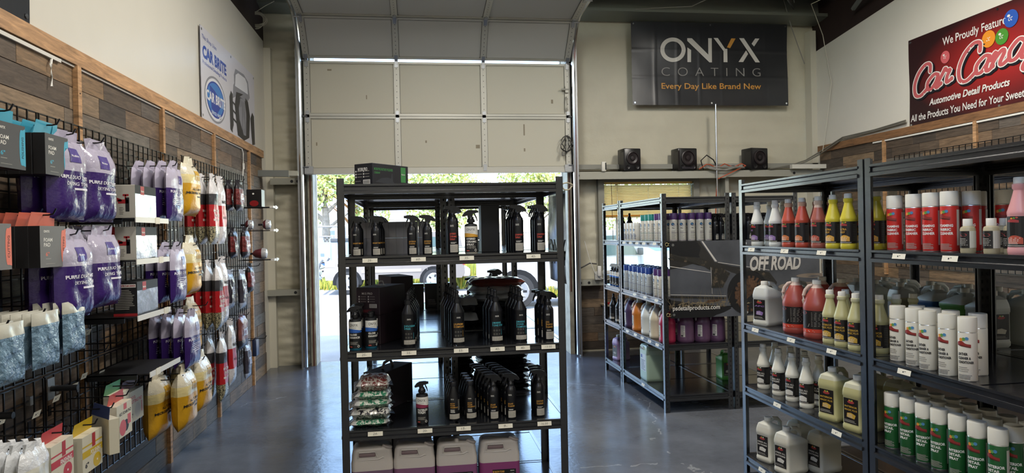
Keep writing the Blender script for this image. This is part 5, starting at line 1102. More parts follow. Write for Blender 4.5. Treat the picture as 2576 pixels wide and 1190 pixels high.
for Y, z, w_, tg in ((3.03, .785, 'with tag above red tab box', '13'), (3.29, .745, 'with tag above yellow tab box', '15'), (3.46, .775, 'with tag above edge-on box', '12'), (3.63, .795, 'with tag above red disc box', '14'), (3.73, .825, 'with tag above green disc box', '13'), (3.92, .80, 'with tag above wool pad box', '18')): hook(Y, z, .28, w_, tg)
for Y, z, w_ in ((3.62, 1.03, 'empty below black cannon box'), (3.78, 1.04, 'second empty below black cannon box')): hook(Y, z, .2, w_, '9')
for i, (Y, z) in enumerate(((3.47, .88), (2.95, .885))):
    t = thing('joining_clip', '%s black pipe stub bracket on gridwall seam' % ('right' if i == 0 else 'left'), 'bracket', (GX+.01, Y, z)); MB().tube([(0, 0, 0), (.12, 0, .0)], .014, 10).build('stub', BLK, t); MB().box(0, .004, -.03, .03, -.05, .05).build('plate', GALV, t, ang=0)
# ================================================================ banners and wall things
def banner(name, label, cat, loc, rz, w, h, mats, draw, wr=.006, seed=1, nx=40, nz=20, grom=True, sag=None):
    """a hanging sheet with folds; local x right, z up from its lower left corner, front -Y"""
    rnd = random.Random(seed); ph = [rnd.uniform(0, 6) for _ in range(5)]
    def y(x, z): 
        u, v = x/w, z/h
        fold = 0
        for k in range(1, 7): fold += math.exp(-((u-k/7)/.006)**2)*.35
        for k in (1/3, 2/3): fold += math.exp(-((v-k)/.008)**2)*.35
        return wr*(sin(u*7+v*5+ph[0])*.5+sin(u*3-v*8+ph[1])*.5+sin(u*19+v*11+ph[2])*.12+fold)*(1-v**6*.5)
    t = thing(name, label, cat, loc, rz); vs = []; fs = []
    for s_ in (0, 1):
        for j in range(nz+1):
            for i in range(nx+1): x, z = w*i/nx, h*j/nz; vs.append((x, -y(x, z)-(.0 if s_ == 0 else -.0015), z))
    o = (nx+1)*(nz+1)
    for s_ in (0, 1):
        for j in range(nz):
            for i in range(nx): a = s_*o+j*(nx+1)+i; fs.append((a, a+1, a+nx+2, a+nx+1))
    MB().add(vs, fs).build('sheet', mats[0], t, ang=0 if False else 70)
    q = DC(lambda x, z, l_: (x, -y(x, z)-(sag or .0025)-l_, z), .0008); draw(q); 
    if q.mb.v: q.build('print', mats, t)
    if grom:
        for x in (.03, w/2, w-.03):
            for z in (.03, h-.03): MB().lathe([(.012, 0), (.012, .004), (.005, .004)], 12).mv(lambda p: (x+p.x, -y(x, z)-.002-p.z, z+p.y)).build('grommet', CHROME, t)
    return t
BKB = M('#26272a', .32, 0, (3, .1)); BW = M('#d9d6cf', .4); BGOLD = M('#cf9440', .45); BGREY = M('#8d8b87', .45)
def d_onyx(q):
    q.disc(.556, .722, .172, .158, 1, 1, 40, .68)
    q.poly([(.752, .565), (.802, .565), (.802, .72), (.752, .755)], 1); q.poly([(.752, .875), (.815, .875), (1.04, .665), (1.04, .88), (1.09, .88), (1.09, .565), (1.055, .565), (.752, .84)], 1)
    q.poly([(1.115, .885), (1.175, .885), (1.275, .745), (1.305, .745), (1.305, .57), (1.25, .57), (1.25, .715)], 1); q.poly([(1.30, .765), (1.365, .885), (1.425, .885), (1.345, .755)], 2)
    q.poly([(1.475, .89), (1.54, .89), (1.765, .575), (1.70, .575)], 1); q.poly([(1.70, .89), (1.76, .89), (1.685, .785), (1.65, .82)], 1); q.poly([(1.46, .575), (1.525, .575), (1.60, .685), (1.57, .73)], 1)
    q.text('COATING', .40, 1.765, .385, .495, 3, 1, -.012, 0, 4, 1.9); q.text('Every Day Like Brand New', .395, 1.765, .19, .29, 2, 1, .012, 0, 4)
banner('brand_banner', 'black banner with white and gold lettering high on far wall', 'banner', (2.805, 8.52, 3.19), rad(-.3), 2.155, 1.085, [BKB, BW, BGOLD, BGREY], d_onyx, .011, 4, 110, 56, True, .006)
def stroke(q, P, w, mi, layer, n=5):
    pts = []
    for i in range(len(P)-1):
        a, b, c, d_ = P[max(i-1, 0)], P[i], P[i+1], P[min(i+2, len(P)-1)]
        for k in range(n):
            t = k/n; pts.append(tuple(.5*(2*b[j]+(c[j]-a[j])*t+(2*a[j]-5*b[j]+4*c[j]-d_[j])*t*t+(3*b[j]-a[j]-3*c[j]+d_[j])*t**3) for j in (0, 1)))
    pts.append(P[-1]); L, R_ = [], []
    for i, p_ in enumerate(pts):
        a, b = pts[max(i-1, 0)], pts[min(i+1, len(pts)-1)]; dx, dz = b[0]-a[0], b[1]-a[1]; m = math.hypot(dx, dz) or 1; s_ = w/2*(.7+.3*abs(dz/m))
        L.append((p_[0]-dz/m*s_, p_[1]+dx/m*s_)); R_.append((p_[0]+dz/m*s_, p_[1]-dx/m*s_))
    for i in range(len(pts)-1): q.poly([L[i], L[i+1], R_[i+1], R_[i]], mi, layer+i*.002)
    q.disc(pts[0][0], pts[0][1], w*.5, w*.5, mi, layer, 10); q.disc(pts[-1][0], pts[-1][1], w*.5, w*.5, mi, layer, 10)
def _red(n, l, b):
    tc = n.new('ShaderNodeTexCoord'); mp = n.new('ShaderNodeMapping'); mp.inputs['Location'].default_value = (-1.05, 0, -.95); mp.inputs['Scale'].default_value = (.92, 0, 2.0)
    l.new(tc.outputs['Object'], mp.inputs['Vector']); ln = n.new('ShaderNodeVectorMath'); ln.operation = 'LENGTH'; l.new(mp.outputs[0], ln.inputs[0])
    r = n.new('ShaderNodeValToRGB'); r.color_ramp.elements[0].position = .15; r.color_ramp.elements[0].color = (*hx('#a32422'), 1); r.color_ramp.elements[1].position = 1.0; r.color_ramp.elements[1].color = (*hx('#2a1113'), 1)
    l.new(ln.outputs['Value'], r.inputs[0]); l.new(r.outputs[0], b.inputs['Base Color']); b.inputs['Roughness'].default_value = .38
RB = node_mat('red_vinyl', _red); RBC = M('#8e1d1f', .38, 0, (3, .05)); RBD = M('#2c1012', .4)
def d_candy(q):
    q.text('We Proudly Feature', .49, 1.24, .735, .84, 1, 4, .012, 0, 4)
    for x, z, m, r in ((.52, .64, 5, .06), (1.045, .675, 6, .075), (1.19, .655, 7, .07), (1.29, .79, 8, .075)):
        q.disc(x, z, r, r*1.05, m, 4, 24); q.disc(x-r*.3, z+r*.4, r*.22, r*.16, 1, 4.5, 12); q.text('cc', x-r*.35, x+r*.25, z-r*.25, z+r*.2, 1, 5, 0, .3)
    Lc = [(.66, .74), (.6, .95), (.4, 1.0), (.17, .78), (.08, .42), (.2, .08), (.44, .0), (.7, .2)]; La = [(.55, .5), (.36, .56), (.12, .34), (.16, .07), (.36, .05), (.53, .3), (.56, .5), (.52, .18), (.6, .03), (.78, .14)]
    Lr = [(-.05, .12), (.12, .5), (.17, .6), (.28, .5), (.42, .5), (.34, .28), (.38, .05), (.58, .14)]; Ln = [(-.02, .3), (.1, .52), (.12, .3), (.06, .04), (.14, .3), (.32, .53), (.42, .42), (.36, .14), (.45, .03), (.62, .14)]
    Ld = [(.52, .47), (.32, .55), (.1, .32), (.16, .06), (.36, .06), (.54, .36), (.72, 1.02), (.56, .4), (.52, .12), (.6, .03), (.78, .14)]; Ly = [(.0, .4), (.08, .52), (.1, .2), (.22, .06), (.4, .15), (.52, .5), (.42, .0), (.24, -.38), (.04, -.36), (.1, -.14), (.5, .08)]
    for dx, dz, mi, ly, wd in ((.018, -.018, 9, 4, .08), (0, 0, 1, 4.8, .068), (0, 0, 10, 5.6, .044)):
        for L_, x0, z0, sx, sz in ((Lc, .02, .32, .34, .31), (La, .22, .35, .29, .27), (Lr, .42, .37, .29, .26), (Lc, .62, .34, .38, .34), (La, .85, .37, .30, .28), (Ln, 1.05, .39, .31, .27), (Ld, 1.22, .40, .32, .33), (Ly, 1.43, .42, .34, .30)):
            stroke(q, [(x0+dx+sx*(u+.28*w), z0+dz+sz*w) for u, w in L_], wd, mi, ly)
    q.text('Automotive Detail Products', .29, 1.275, .19, .26, 1, 4, .025, .25, 4); q.text('All the Products You Need for Your Sweet', .025, 1.42, .06, .135, 1, 4, .015, .1, 4)
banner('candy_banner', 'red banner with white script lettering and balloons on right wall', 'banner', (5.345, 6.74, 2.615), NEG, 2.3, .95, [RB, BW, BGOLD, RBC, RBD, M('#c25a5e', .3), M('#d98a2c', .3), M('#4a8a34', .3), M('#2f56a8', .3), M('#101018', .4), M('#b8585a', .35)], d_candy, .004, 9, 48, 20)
PV = M('#d3d1d6', .3, 0, (2, .05)); BLU = M('#1f3f9c', .35); MIDG = M('#8d8d92', .4); DKG = M('#232326', .35); LBL = M('#2f7ac4', .3)
def d_brite(q):
    q.rect(0, 1.9, 0, .785, 0, 1, 10, 6)
    q.text('This Shop Uses', .04, .47, .675, .72, 2, 2, .0, .1, 3); q.text('CAR BRITE', .055, .78, .525, .635, 2, 2, .05, 0, 3); q.text('Professional Detailing Products', .055, .78, .465, .505, 2, 2, .01, 0, 3)
    q.disc(.405, .225, .325, .205, 3, 2, 40); q.disc(.405, .225, .30, .185, 4, 2.5, 40); q.disc(.405, .225, .27, .16, 2, 3, 40); q.disc(.405, .23, .25, .14, 5, 3.4, 40)
    q.text('CAR BRITE', .13, .70, .185, .275, 6, 4, .04, 0, 3); q.text('SINCE 1947', .27, .55, .085, .115, 6, 4, .01)
    # the old roadster in greys
    q.poly([(.98, .36), (1.05, .60), (1.12, .68), (1.45, .70), (1.62, .66), (1.68, .5), (1.55, .42), (1.1, .40)], 3, 2); q.poly([(1.08, .5), (1.12, .62), (1.22, .66), (1.5, .67), (1.58, .63), (1.6, .52)], 6, 2.5)
    q.poly([(1.15, .02), (1.05, .3), (1.12, .45), (1.4, .48), (1.6, .44), (1.68, .3), (1.62, .06), (1.4, .0)], 7, 3); q.poly([(1.25, .05), (1.2, .3), (1.28, .42), (1.45, .43), (1.52, .3), (1.48, .06)], 3, 3.5)
    for k in range(5): q.poly([(1.24+.05*k, .08), (1.25+.05*k, .08), (1.26+.045*k, .4), (1.25+.045*k, .4)], 7, 4)
    q.poly([(.88, .04), (.86, .35), (.92, .42), (.98, .4), (1.0, .1), (.94, .02)], 7, 2.4); q.poly([(1.75, .0), (1.7, .28), (1.78, .36), (1.86, .33), (1.88, .02)], 7, 2.4)
    for k in range(3): q.poly([(.98, .15+.08*k), (1.12, .13+.08*k), (1.12, .15+.08*k), (.98, .17+.08*k)], 7, 4)
banner('shop_banner', 'white banner with blue oval emblem and grey roadster on left wall', 'banner', (-1.765, 6.0, 2.585), W90, 1.9, .785, [PV, PV, BLU, MIDG, M('#e6e6ea', .2), LBL, M('#e3e3e6', .35), DKG], d_brite, .002, 12, 20, 10)
banner('dark_banner', 'black banner corner above timber rail at upper left', 'banner', (-1.765, 2.2, 2.585), W90, 1.25, .8, [BKB, BW], lambda q: q.text('NE', 1.08, 1.17, .17, .23, 1, 1, -.01, 0, 3), .002, 15, 10, 8)
def _mud(n, l, b):
    tc = n.new('ShaderNodeTexCoord'); nz = n.new('ShaderNodeTexNoise'); nz.inputs['Scale'].default_value = 9; nz.inputs['Detail'].default_value = 10; nz.inputs['Roughness'].default_value = .75; l.new(tc.outputs['Object'], nz.inputs['Vector'])
    r = n.new('ShaderNodeValToRGB'); e = r.color_ramp.elements; e[0].position = .54; e[0].color = (*hx('#26241f'), 1); e[1].position = .7; e[1].color = (*hx('#8c7860'), 1); l.new(nz.outputs[0], r.inputs[0]); l.new(r.outputs[0], b.inputs['Base Color']); b.inputs['Roughness'].default_value = .4
TRK = M('#2c2a27', .38, 0, None, .35, 5); MUD = node_mat('mud_print', _mud); SKYB = M('#55575c', .35, 0, None, .45, 3); DUST = M('#8a7c6e', .4, 0, None, .5, 3); BRN = M('#5e432e', .5, 0, None, .7, 60); STRAW = M('#8a7a5c', .6)
def d_off(q):
    W_, H_ = 1.37, .655
    q.rect(0, W_, 0, H_, 3, 1, 20, 10)
    for x, z, a_, c_ in ((1.2, .24, .22, .035), (1.05, .17, .3, .03), (1.25, .12, .2, .05), (1.3, .33, .15, .02)): q.disc(x, z, a_, c_, 4, 1.5, 24)
    q.poly([(0, 0), (W_, 0), (W_, .07), (.9, .1), (.5, .09), (0, .13)], 0, 2)
    q.poly([(0, .1), (0, .655), (.27, .655), (.40, .47), (.56, .43), (.74, .405), (.9, .37), (.97, .28), (.9, .1)], 1, 2.5)
    q.poly([(0, .535), (0, .655), (.24, .655), (.35, .5), (.2, .52)], 0, 3); q.poly([(.285, .652), (.30, .652), (.425, .475), (.405, .475)], 5, 3.4)
    q.poly([(.0, .5), (.12, .48), (.3, .44), (.36, .4), (.37, .47), (.22, .535), (.0, .55)], 2, 3.2); q.poly([(.37, .25), (.375, .43), (.48, .41), (.54, .37), (.47, .25)], 2, 3.2); q.poly([(.6, .4), (.75, .395), (.9, .36), (.92, .3), (.84, .34), (.7, .37)], 2, 3.3)
    for a, b in (((0, .445), (.36, .385)), ((0, .205), (.5, .18)), ((.365, .43), (.372, .2)), ((.43, .47), (.9, .39))): q.poly([a, b, (b[0]+.003, b[1]-.005), (a[0]+.003, a[1]-.005)], 5, 3.6)
    q.poly([(0, .175), (.5, .15), (.5, .163), (0, .192)], 2, 3.5); q.poly([(.3, .12), (.42, .13), (.46, .15), (.34, .15)], 6, 3.7)
    q.disc(.70, .2, .19, .19, 0, 4, 34)
    q.disc(.72, .19, .145, .155, 6, 5, 34); q.disc(.735, .19, .1, .11, 0, 5.4, 24); q.disc(.745, .19, .055, .06, 2, 5.8, 14)
    for k in range(22): a = 2*pi*k/22; q.poly([(.72+.11*cos(a), .19+.12*sin(a)), (.72+.146*cos(a), .19+.156*sin(a)), (.72+.146*cos(a+.13), .19+.156*sin(a+.13)), (.72+.11*cos(a+.13), .19+.12*sin(a+.13))], 0, 5.6)
    rnd = random.Random(3)
    for k in range(70):
        x = rnd.uniform(.0, .5); h_ = rnd.uniform(.03, .16)*(1.6 if k % 9 == 0 else 1); s_ = rnd.uniform(-.09, .07); q.poly([(x, .085), (x+.003, .085), (x+s_, .085+h_)], 7, 6)
    for k in range(60): x, z = rnd.uniform(0, .95), rnd.uniform(.1, .13); q.poly([(x, z), (x+rnd.uniform(.01, .05), z+.004), (x+.02, z+rnd.uniform(.004, .014))], 7, 5.9)
    q.text('OFF ROAD', .72, 1.19, .385, .51, 5, 6.4, .04, .2, 4); q.text('psdetailproducts.com', .02, .44, .055, .105, 8, 7, .015, 0, 3); q.rect(.74, 1.0, .535, .575, 9, 4)
banner('offroad_banner', 'dark photo banner of muddy truck tied to window racks', 'banner', (2.12, 5.535, .81), 0, 1.37, .655, [M('#141416', .4), TRK, MUD, SKYB, DUST, M('#c9c4bb', .4), BRN, STRAW, M('#e6e2d8', .4), M('#a8282c', .45)], d_off, .003, 19, 24, 12)
for i, z in enumerate((1.44, .84)): tag(MB().tube([(.014*cos(a), -.012, .014*sin(a)) for a in [2*pi*k/12 for k in range(13)]], .003, 6).tube([(.02+.01*cos(a), -.014, .01*sin(a)-.002) for a in [2*pi*k/12 for k in range(13)]], .003, 6).build('bungee_tie', M('#a89a6a', .4, .6), None, (2.1, 5.55, z)), '%s ring tie holding off-road banner to rack post' % ('upper' if i == 0 else 'lower'), 'ring tie', 'banner ties')
banner('side_banner', 'dark glossy banner on right side of the front rack', 'banner', (.823, 4.22, 1.275), NEG, .5, .525, [M('#1f2024', .22, 0, (4, .15)), BGREY], lambda q: q.text('ONYX', .03, .48, .1, .25, 1, 1, .02, 0, 3), .008, 23, 14, 10, False)
tag(MB().tube([(.03*cos(a)*(1+.2*sin(3*a)), 0, .02*sin(a)) for a in [2*pi*k/14 for k in range(15)]], .004, 6).build('tie_knot', M('#b9ad8e', .6), None, (.83, 3.70, 1.82)), 'tan cord knot on right post of front rack', 'cord')
# speakers on the wall beam
def speaker(label, x, w, rz, main=False):
    t = thing('speaker', label, 'speaker', (x, 8.46, 2.325), rz, 'black speakers'); h = .285; d_ = .2; B_ = M('#141416', .3); C_ = M('#3a2a2a', .4)
    MB().rbox(-w/2, w/2, -d_/2, d_/2, 0, h, .012, 0, 2).prism([(-w/2, 0), (-w/2+.02, 0), (-w/2+.02, h), (-w/2-.004, h*.8), (-w/2-.004, h*.2)], 'y', -d_/2, d_/2*.2).build('cabinet', B_, t)
    ring = lambda r, dp: MB().lathe([(r, 0), (r, .016), (r*.86, .02), (r*.8, .006), (r*.3, -.004), (r*.28, .008), (.002, .01)], 24).mv(lambda p: (p.x, -d_/2-p.z, p.y+h*.56))
    ring(w*.36, 0).build('woofer', [M('#241d1f', .35)], t)
    MB().lathe([(w*.12, 0), (w*.12, .008), (w*.09, .01)], 16).mv(lambda p: (p.x-w*.24, -d_/2-p.z, p.y+h*.17)).lathe([(w*.12, 0), (w*.12, .008), (w*.09, .01)], 16).build('tweeter', B_, t) if False else None
    for sx in (-1, 1): MB().lathe([(w*.11, 0), (w*.11, .008), (w*.07, .003)], 16).mv(lambda p: (p.x+sx*w*.27, -d_/2-p.z, p.y+h*.16)).build('tweeter', M('#1d1c1e', .3), t)
    if main: MB().rbox(-w*.3, w*.3, -d_/2-.012, -d_/2, h*.05, h*.15, .004, 0, 1).build('control_panel', M('#2b2b30', .25), t)
speaker('black speaker on wall beam nearest the garage door', 2.725, .235, .12); speaker('black stereo speaker with control panel in middle of wall beam', 3.463, .27, .12, True); speaker('black speaker on wall beam nearest the red banner', 4.44, .27, .2)
# wires and fittings
tag(MB().tube([(3.852, 8.33, 1.45), (3.852, 8.33, 3.17)], .012, 10).build('conduit_pole', CHROME), 'thin chrome pole rising behind the racks to black banner', 'pole')
p = []
for k in range(90): a = k/90*2*pi*6; r = .16+.05*sin(k*.23); p.append((3.98+r*cos(a)*1.3, 8.36+.05*sin(a), 2.335+.045*abs(sin(a*.5+k*.1))+.02*sin(a)))
tag(MB().tube(p, .007, 5).build('cable_heap', M('#8f8d86', .5)), 'heap of grey cables lying on wall beam beside pole', 'cable')
p = [(3.62+.08*k+.02*sin(k*2), 8.34+.01*cos(k), 2.335+.07*abs(sin(k*1.1))) for k in range(9)]
tag(MB().tube(p+[(3.85, 8.33, 2.2), (3.83, 8.33, 1.9), (3.82, 8.34, 1.5)], .007, 5).build('extension_cord', M('#b5502f', .5)), 'orange extension cord draped over wall beam beside pole', 'cord')
tag(MB().tube([(3.70, 8.4, 2.33), (3.66, 8.38, 2.45), (3.74, 8.38, 2.52), (3.84, 8.4, 2.46), (3.9, 8.4, 2.34)], .008, 6).build('cable_loop', INK), 'black cable loop standing on wall beam left of pole', 'cable')
for i in range(2): tag(MB().tube([(4.6+i*.03, 8.36, 2.335), (4.9, 8.37, 2.36+.02*i), (5.1, 8.36, 2.42+.02*i), (5.28, 8.3, 2.52+.03*i), (5.33, 7.9, 2.66+.02*i), (5.34, 7.3, 2.67+.015*i), (5.34, 6.8, 2.69+.02*i)], .009, 6).build('wall_cable', M('#6d6a60', .5)), '%s grey cable running up from beam to red banner' % ('lower' if i == 0 else 'upper'), 'cable')
tag(MB().tube([(5.33, 6.2, 4.42), (5.0, 8.0, 4.38), (5.28, 8.2, 4.05), (5.32, 8.1, 3.4), (5.31, 8.2, 2.9), (5.28, 8.25, 2.55)], .005, 5).build('hanging_wire', M('#c9c5b4', .5)), 'thin pale wire hanging down the right corner', 'wire')
tag(MB().tube([(3.7, 7.0, 4.68), (4.6, 7.8, 4.55), (4.95, 8.3, 4.5), (4.85, 8.4, 4.6), (5.0, 8.45, 4.2), (5.2, 8.5, 3.75)], .006, 5).build('hanging_wire', M('#8f8d86', .5)), 'grey wire looping below roof beside right corner', 'wire')
tag(MB().tube([(2.8, 8.3, 4.36), (3.5, 8.2, 4.38), (4.1, 7.8, 4.6), (4.6, 7.6, 4.62)], .006, 5).build('hanging_wire', M('#8f8d86', .5)), 'grey wire along roof edge above black banner', 'wire')
t = thing('cable_coil', 'white cable coil hanging at upper left corner under roof', 'cable', (-1.79, 8.2, 4.09))
for i in range(6): a0 = i*.5; MB().tube([((.085+.008*i)*cos(a)+.01*sin(i*2), .01*sin(i), (.095-.006*i)*sin(a)-.01*cos(i*3)) for a in [2*pi*k/20 for k in range(21)]], .0045, 5).build('loop', M('#d3cfbd', .5), t)
MB().tube([(0, 0, .09), (.1, 0, .16), (.2, .05, .24)], .0045, 5).tube([(0, 0, .09), (-.12, -.05, .12)], .003, 5).build('lead', M('#d3cfbd', .5), t)
tag(MB().rbox(-.03, .03, -.02, .02, 0, .125, .012, 0, 2).rbox(.012, .03, -.0205, -.018, .02, .11, .002, 1, 1).build('door_sensor', [M('#e3e0d4', .45), INK], None, (2.36, 8.37, 2.318)), 'small white sensor standing on beam right of garage door', 'sensor')
t = thing('wall_outlet', 'white outlet box with two plugged adapters beside garage door', 'outlet', (2.27, 8.40, .945)); MB().rbox(-.045, .045, -.02, .04, 0, .11, .006, 0, 1).build('box', M('#cfcdc4', .5), t)
MB().rbox(-.02, .025, -.06, -.02, .05, .18, .008, 0, 2).build('adapter', WHT, t); MB().rbox(.05, .15, -.05, -.0, .07, .12, .008, 0, 2).build('adapter', WHT, t)
MB().tube([(.15, -.02, .09), (.17, -.03, .02), (.1, -.03, -.0), (.02, -.03, .03), (-.05, -.02, .09), (-.12, 0, .3), (-.17, 0, .5)], .004, 5).build('lead', WHT, t)
tag(MB().tube([(2.0, 8.42, 1.08), (2.08, 8.40, 1.12), (2.16, 8.4, 1.16), (2.25, 8.4, 1.15)], .01, 6).build('power_lead', M('#4a4844', .5)), 'grey power lead arching from door track to outlet', 'cable')
t = thing('wall_ledge', 'narrow wooden ledge on metal brackets below outlet', 'shelf', (2.55, 8.5, .60)); MB().rbox(-.2, .5, -.12, .14, 0, .025, .004, 0, 1).build('board', M('#b3a184', .6), t); MB().rbox(-.16, -.06, -.11, -.02, .025, .05, .008, 0, 1).build('red_item', KR, t)
for x in (-.16, .02): MB().box(x-.012, x+.012, .1, .13, -.2, 0).build('bracket', GALV, t, ang=0)
# hanging towels on the right wall seen between shelves
for i, (y, z, c, nm) in enumerate(((4.9, 1.75, '#d88a5c', 'orange'), (4.72, 1.75, '#2b3d6e', 'dark blue'), (5.1, 1.3, '#20304f', 'navy'), (4.75, 1.3, '#b9b12f', 'yellow'), (4.5, 1.3, '#1f2a40', 'deep navy'), (4.3, 1.3, '#a8a02c', 'olive yellow'), (4.1, 1.3, '#26365a', 'blue black'), (4.15, 1.75, '#8d93b0', 'pale blue'), (3.95, 1.75, '#5c6a9a', 'slate blue'))):
    row(bag('towel_bag', 'towel bag', .2, .3, .06, [(.7, 0), (1, 1)], [M(c, .3, 0, (14, .4)), M('#a9b0bd', .2, 0, (14, .5))], None, None, 90+i, .006), '%s bagged towel hanging on right wall grid' % nm, 'right wall bags', 1, (5.2, y, z-.1), (0, 0, 0), NEG)
# shop lamps above and behind the camera
for i, (x, y, z, LAMP_W) in enumerate(LAMPS):
    t = thing('shop_light', 'long white shop light, %s of six under the roof' % ORDR[i], 'lamp', (x, y, z), 0, 'shop lights')
    MB().box(-.09, .09, -.6, .6, .012, .06).build('housing', WHT, t, ang=0); MB().tube([(0, -.58, .0), (0, .58, .0)], .014, 8).build('tube', M('#fff3df', .5, 0, None, 0, 8, .5, 0, 1, 2.0), t)
    for sy in (-1, 1): MB().tube([(0, sy*.5, .06), (0, sy*.5, 5.127-.0545*y-z)], .003, 4).build('hanger', GALV, t)
    L = bpy.data.lights.new('lamp_light', 'AREA'); L.shape = 'RECTANGLE'; L.size = .35; L.size_y = 1.2; L.energy = LAMP_W; L.color = (1, .94, .85)
    o = bpy.data.objects.new('lamp_light', L); COL.objects.link(o); o.location = (0, 0, -.03); o.parent = t
# ================================================================ outside
GND = M('#a0968a', .85, 0, (40, .4), .12, 1.2); APR = M('#b3b1ad', .7, 0, (30, .2), .1, 2)
struct(MB().box(-40, 45, 13.9, 70, -.2, -.02).build('ground', GND, ang=0)); struct(MB().box(-40, 45, 8.75, 13.9, -.2, -.005).build('apron', M('#a3988a', .85, 0, (30, .3), .15, 1.6), ang=0)); struct(MB().box(-40, 45, 13.8, 14.15, -.1, .0).build('kerb', M('#c9c6c0', .7), ang=0))
def wheel(t, x, y, r, w=.22):
    k = MB().lathe([(r*.62, -w/2), (r*.95, -w/2), (r, -w/2+.03), (r, w/2-.03), (r*.95, w/2), (r*.62, w/2)], 24).mv(lambda p: (x+p.x, y+p.z, r+p.y)).build('wheel', M('#33312f', .8), t)
    MB().lathe([(r*.66, -w/2-.001), (r*.62, -w/2-.014), (r*.3, -w/2-.006), (r*.2, -w/2-.02), (.01, -w/2-.021)], 20).mv(lambda p: (x+p.x, y+p.z, r+p.y)).build('rim', M('#cfcfcf', .25, .8), k)
    for j in range(5): a = 2*pi*j/5; MB().obox((x+r*.4*cos(a), y-w/2-.008, r+r*.42*sin(a)), (r*.22, .012, r*.13), (0, -a, 0)).build('rim_slot', INK, k, ang=0)
def vehicle(name, label, cat, loc, prof, width, paint, wheels, r, wins, extras, arch=1.25):
    t = thing(name, label, cat, loc); hw = width/2; pm = paint
    MB().prism(prof, 'y', -hw, hw).build('body', pm, t, ang=25)
    for x in wheels:
        for y in (-hw+.1, hw-.1): wheel(t, x, y, r)
        MB().lathe([(r*arch, 0), (r*arch, .012)], 24).mv(lambda p: (x+p.x, -hw-.004+p.z, max(.25, r+p.y))).build('wheel_arch', M('#141312', .9), t)
    for w_ in wins: MB().prism(w_, 'y', -hw-.012, -hw+.02).build('window', M('#5a6a66', .1), t, ang=0)
    for nm, mat, fn in extras: fn(MB()).build(nm, mat, t, ang=25)
    return t
CH = M('#8f857c', .3, .2); WHC = M('#b9b7b3', .35); BLUEW = M('#8fa6c8', .4)
vehicle('parked_suv', 'champagne sport utility vehicle parked broadside outside the opening', 'car', (-.6, 19.6, 0),
    [(-1.85, .38), (-1.9, .62), (-1.82, .86), (-1.62, .96), (-.85, 1.03), (-.4, 1.5), (-.2, 1.62), (1.55, 1.64), (1.78, 1.5), (1.86, 1.05), (1.88, .5), (1.8, .36)], 1.75, CH, (-1.28, 1.03), .31,
    [[(-.72, 1.06), (-.35, 1.48), (.15, 1.5), (.15, 1.04)], [(.22, 1.04), (.22, 1.5), (.85, 1.5), (.85, 1.02)], [(.92, 1.02), (.92, 1.5), (1.5, 1.48), (1.68, 1.05)]],
    [('bull_bar', M('#8e9093', .3, .6), lambda m: m.tube([(-1.98, -.7, .42), (-2.06, -.7, .5), (-2.04, -.7, .82), (-1.95, -.7, .95)], .05, 8).tube([(-1.98, .7, .42), (-2.06, .7, .5), (-2.04, .7, .82), (-1.95, .7, .95)], .05, 8).tube([(-2.05, -.7, .7), (-2.05, .7, .7)], .04, 8)),
     ('taillight', M('#c4202c', .3), lambda m: m.box(1.83, 1.895, -.885, -.7, .72, 1.2)), ('rear_bumper', M('#c2b8ae', .4), lambda m: m.rbox(1.8, 2.04, -.86, .86, .38, .62, .06)),
     ('headlight', M('#e8d6b0', .2), lambda m: m.box(-1.86, -1.6, -.884, -.7, .74, .9)), ('door_line', M('#8b8178', .6), lambda m: m.box(-.62, -.61, -.88, -.874, .42, 1.05).box(.18, .19, -.88, -.874, .42, 1.05).box(.85, .86, -.88, -.874, .6, 1.0)),
     ('door_handle', M('#b3a99f', .3), lambda m: m.rbox(.0, .14, -.905, -.87, .83, .87, .01, 0, 1).rbox(.66, .8, -.905, -.87, .83, .87, .01, 0, 1)), ('side_moulding', M('#a89d92', .4), lambda m: m.box(-.9, .7, -.89, -.87, .56, .64)), ('roof_rack', M('#8a8a88', .4, .4), lambda m: m.tube([(-.1, -.6, 1.68), (1.4, -.6, 1.7)], .02, 6))])
vehicle('service_truck', 'pale blue utility service truck parked at left beyond suv', 'truck', (-4.2, 24.5, 0),
    [(-2.6, .5), (-2.6, 1.9), (-1.2, 1.95), (-1.1, 1.35), (1.9, 1.36), (1.9, .5)], 2.0, BLUEW, (-1.6, .9), .4, [[(-2.4, 1.4), (-2.3, 1.82), (-1.5, 1.84), (-1.4, 1.4)]],
    [('blue_stripe', M('#2a56b4', .4), lambda m: m.box(-1.1, 1.9, -1.012, -.99, .52, .66)), ('locker_door', M('#b3c6df', .4), lambda m: m.box(.75, 1.3, -1.015, -.99, .72, 1.3).box(1.36, 1.84, -1.015, -.99, .72, 1.3)), ('latch', M('#6a7688', .4), lambda m: m.box(.98, 1.1, -1.03, -1.01, .9, 1.0)), ('ladder_rack', M('#8f9296', .4, .5), lambda m: m.tube([(-1.0, -.9, 1.36), (-1.0, -.9, 1.9), (1.8, -.9, 1.9), (1.8, -.9, 1.36)], .03, 6).tube([(.4, -.9, 1.36), (.4, -.9, 1.9)], .025, 6)), ('bed_pipe', M('#4a4a48', .6), lambda m: m.rbox(1.3, 1.88, -.95, -.5, 1.36, 1.5, .03))])
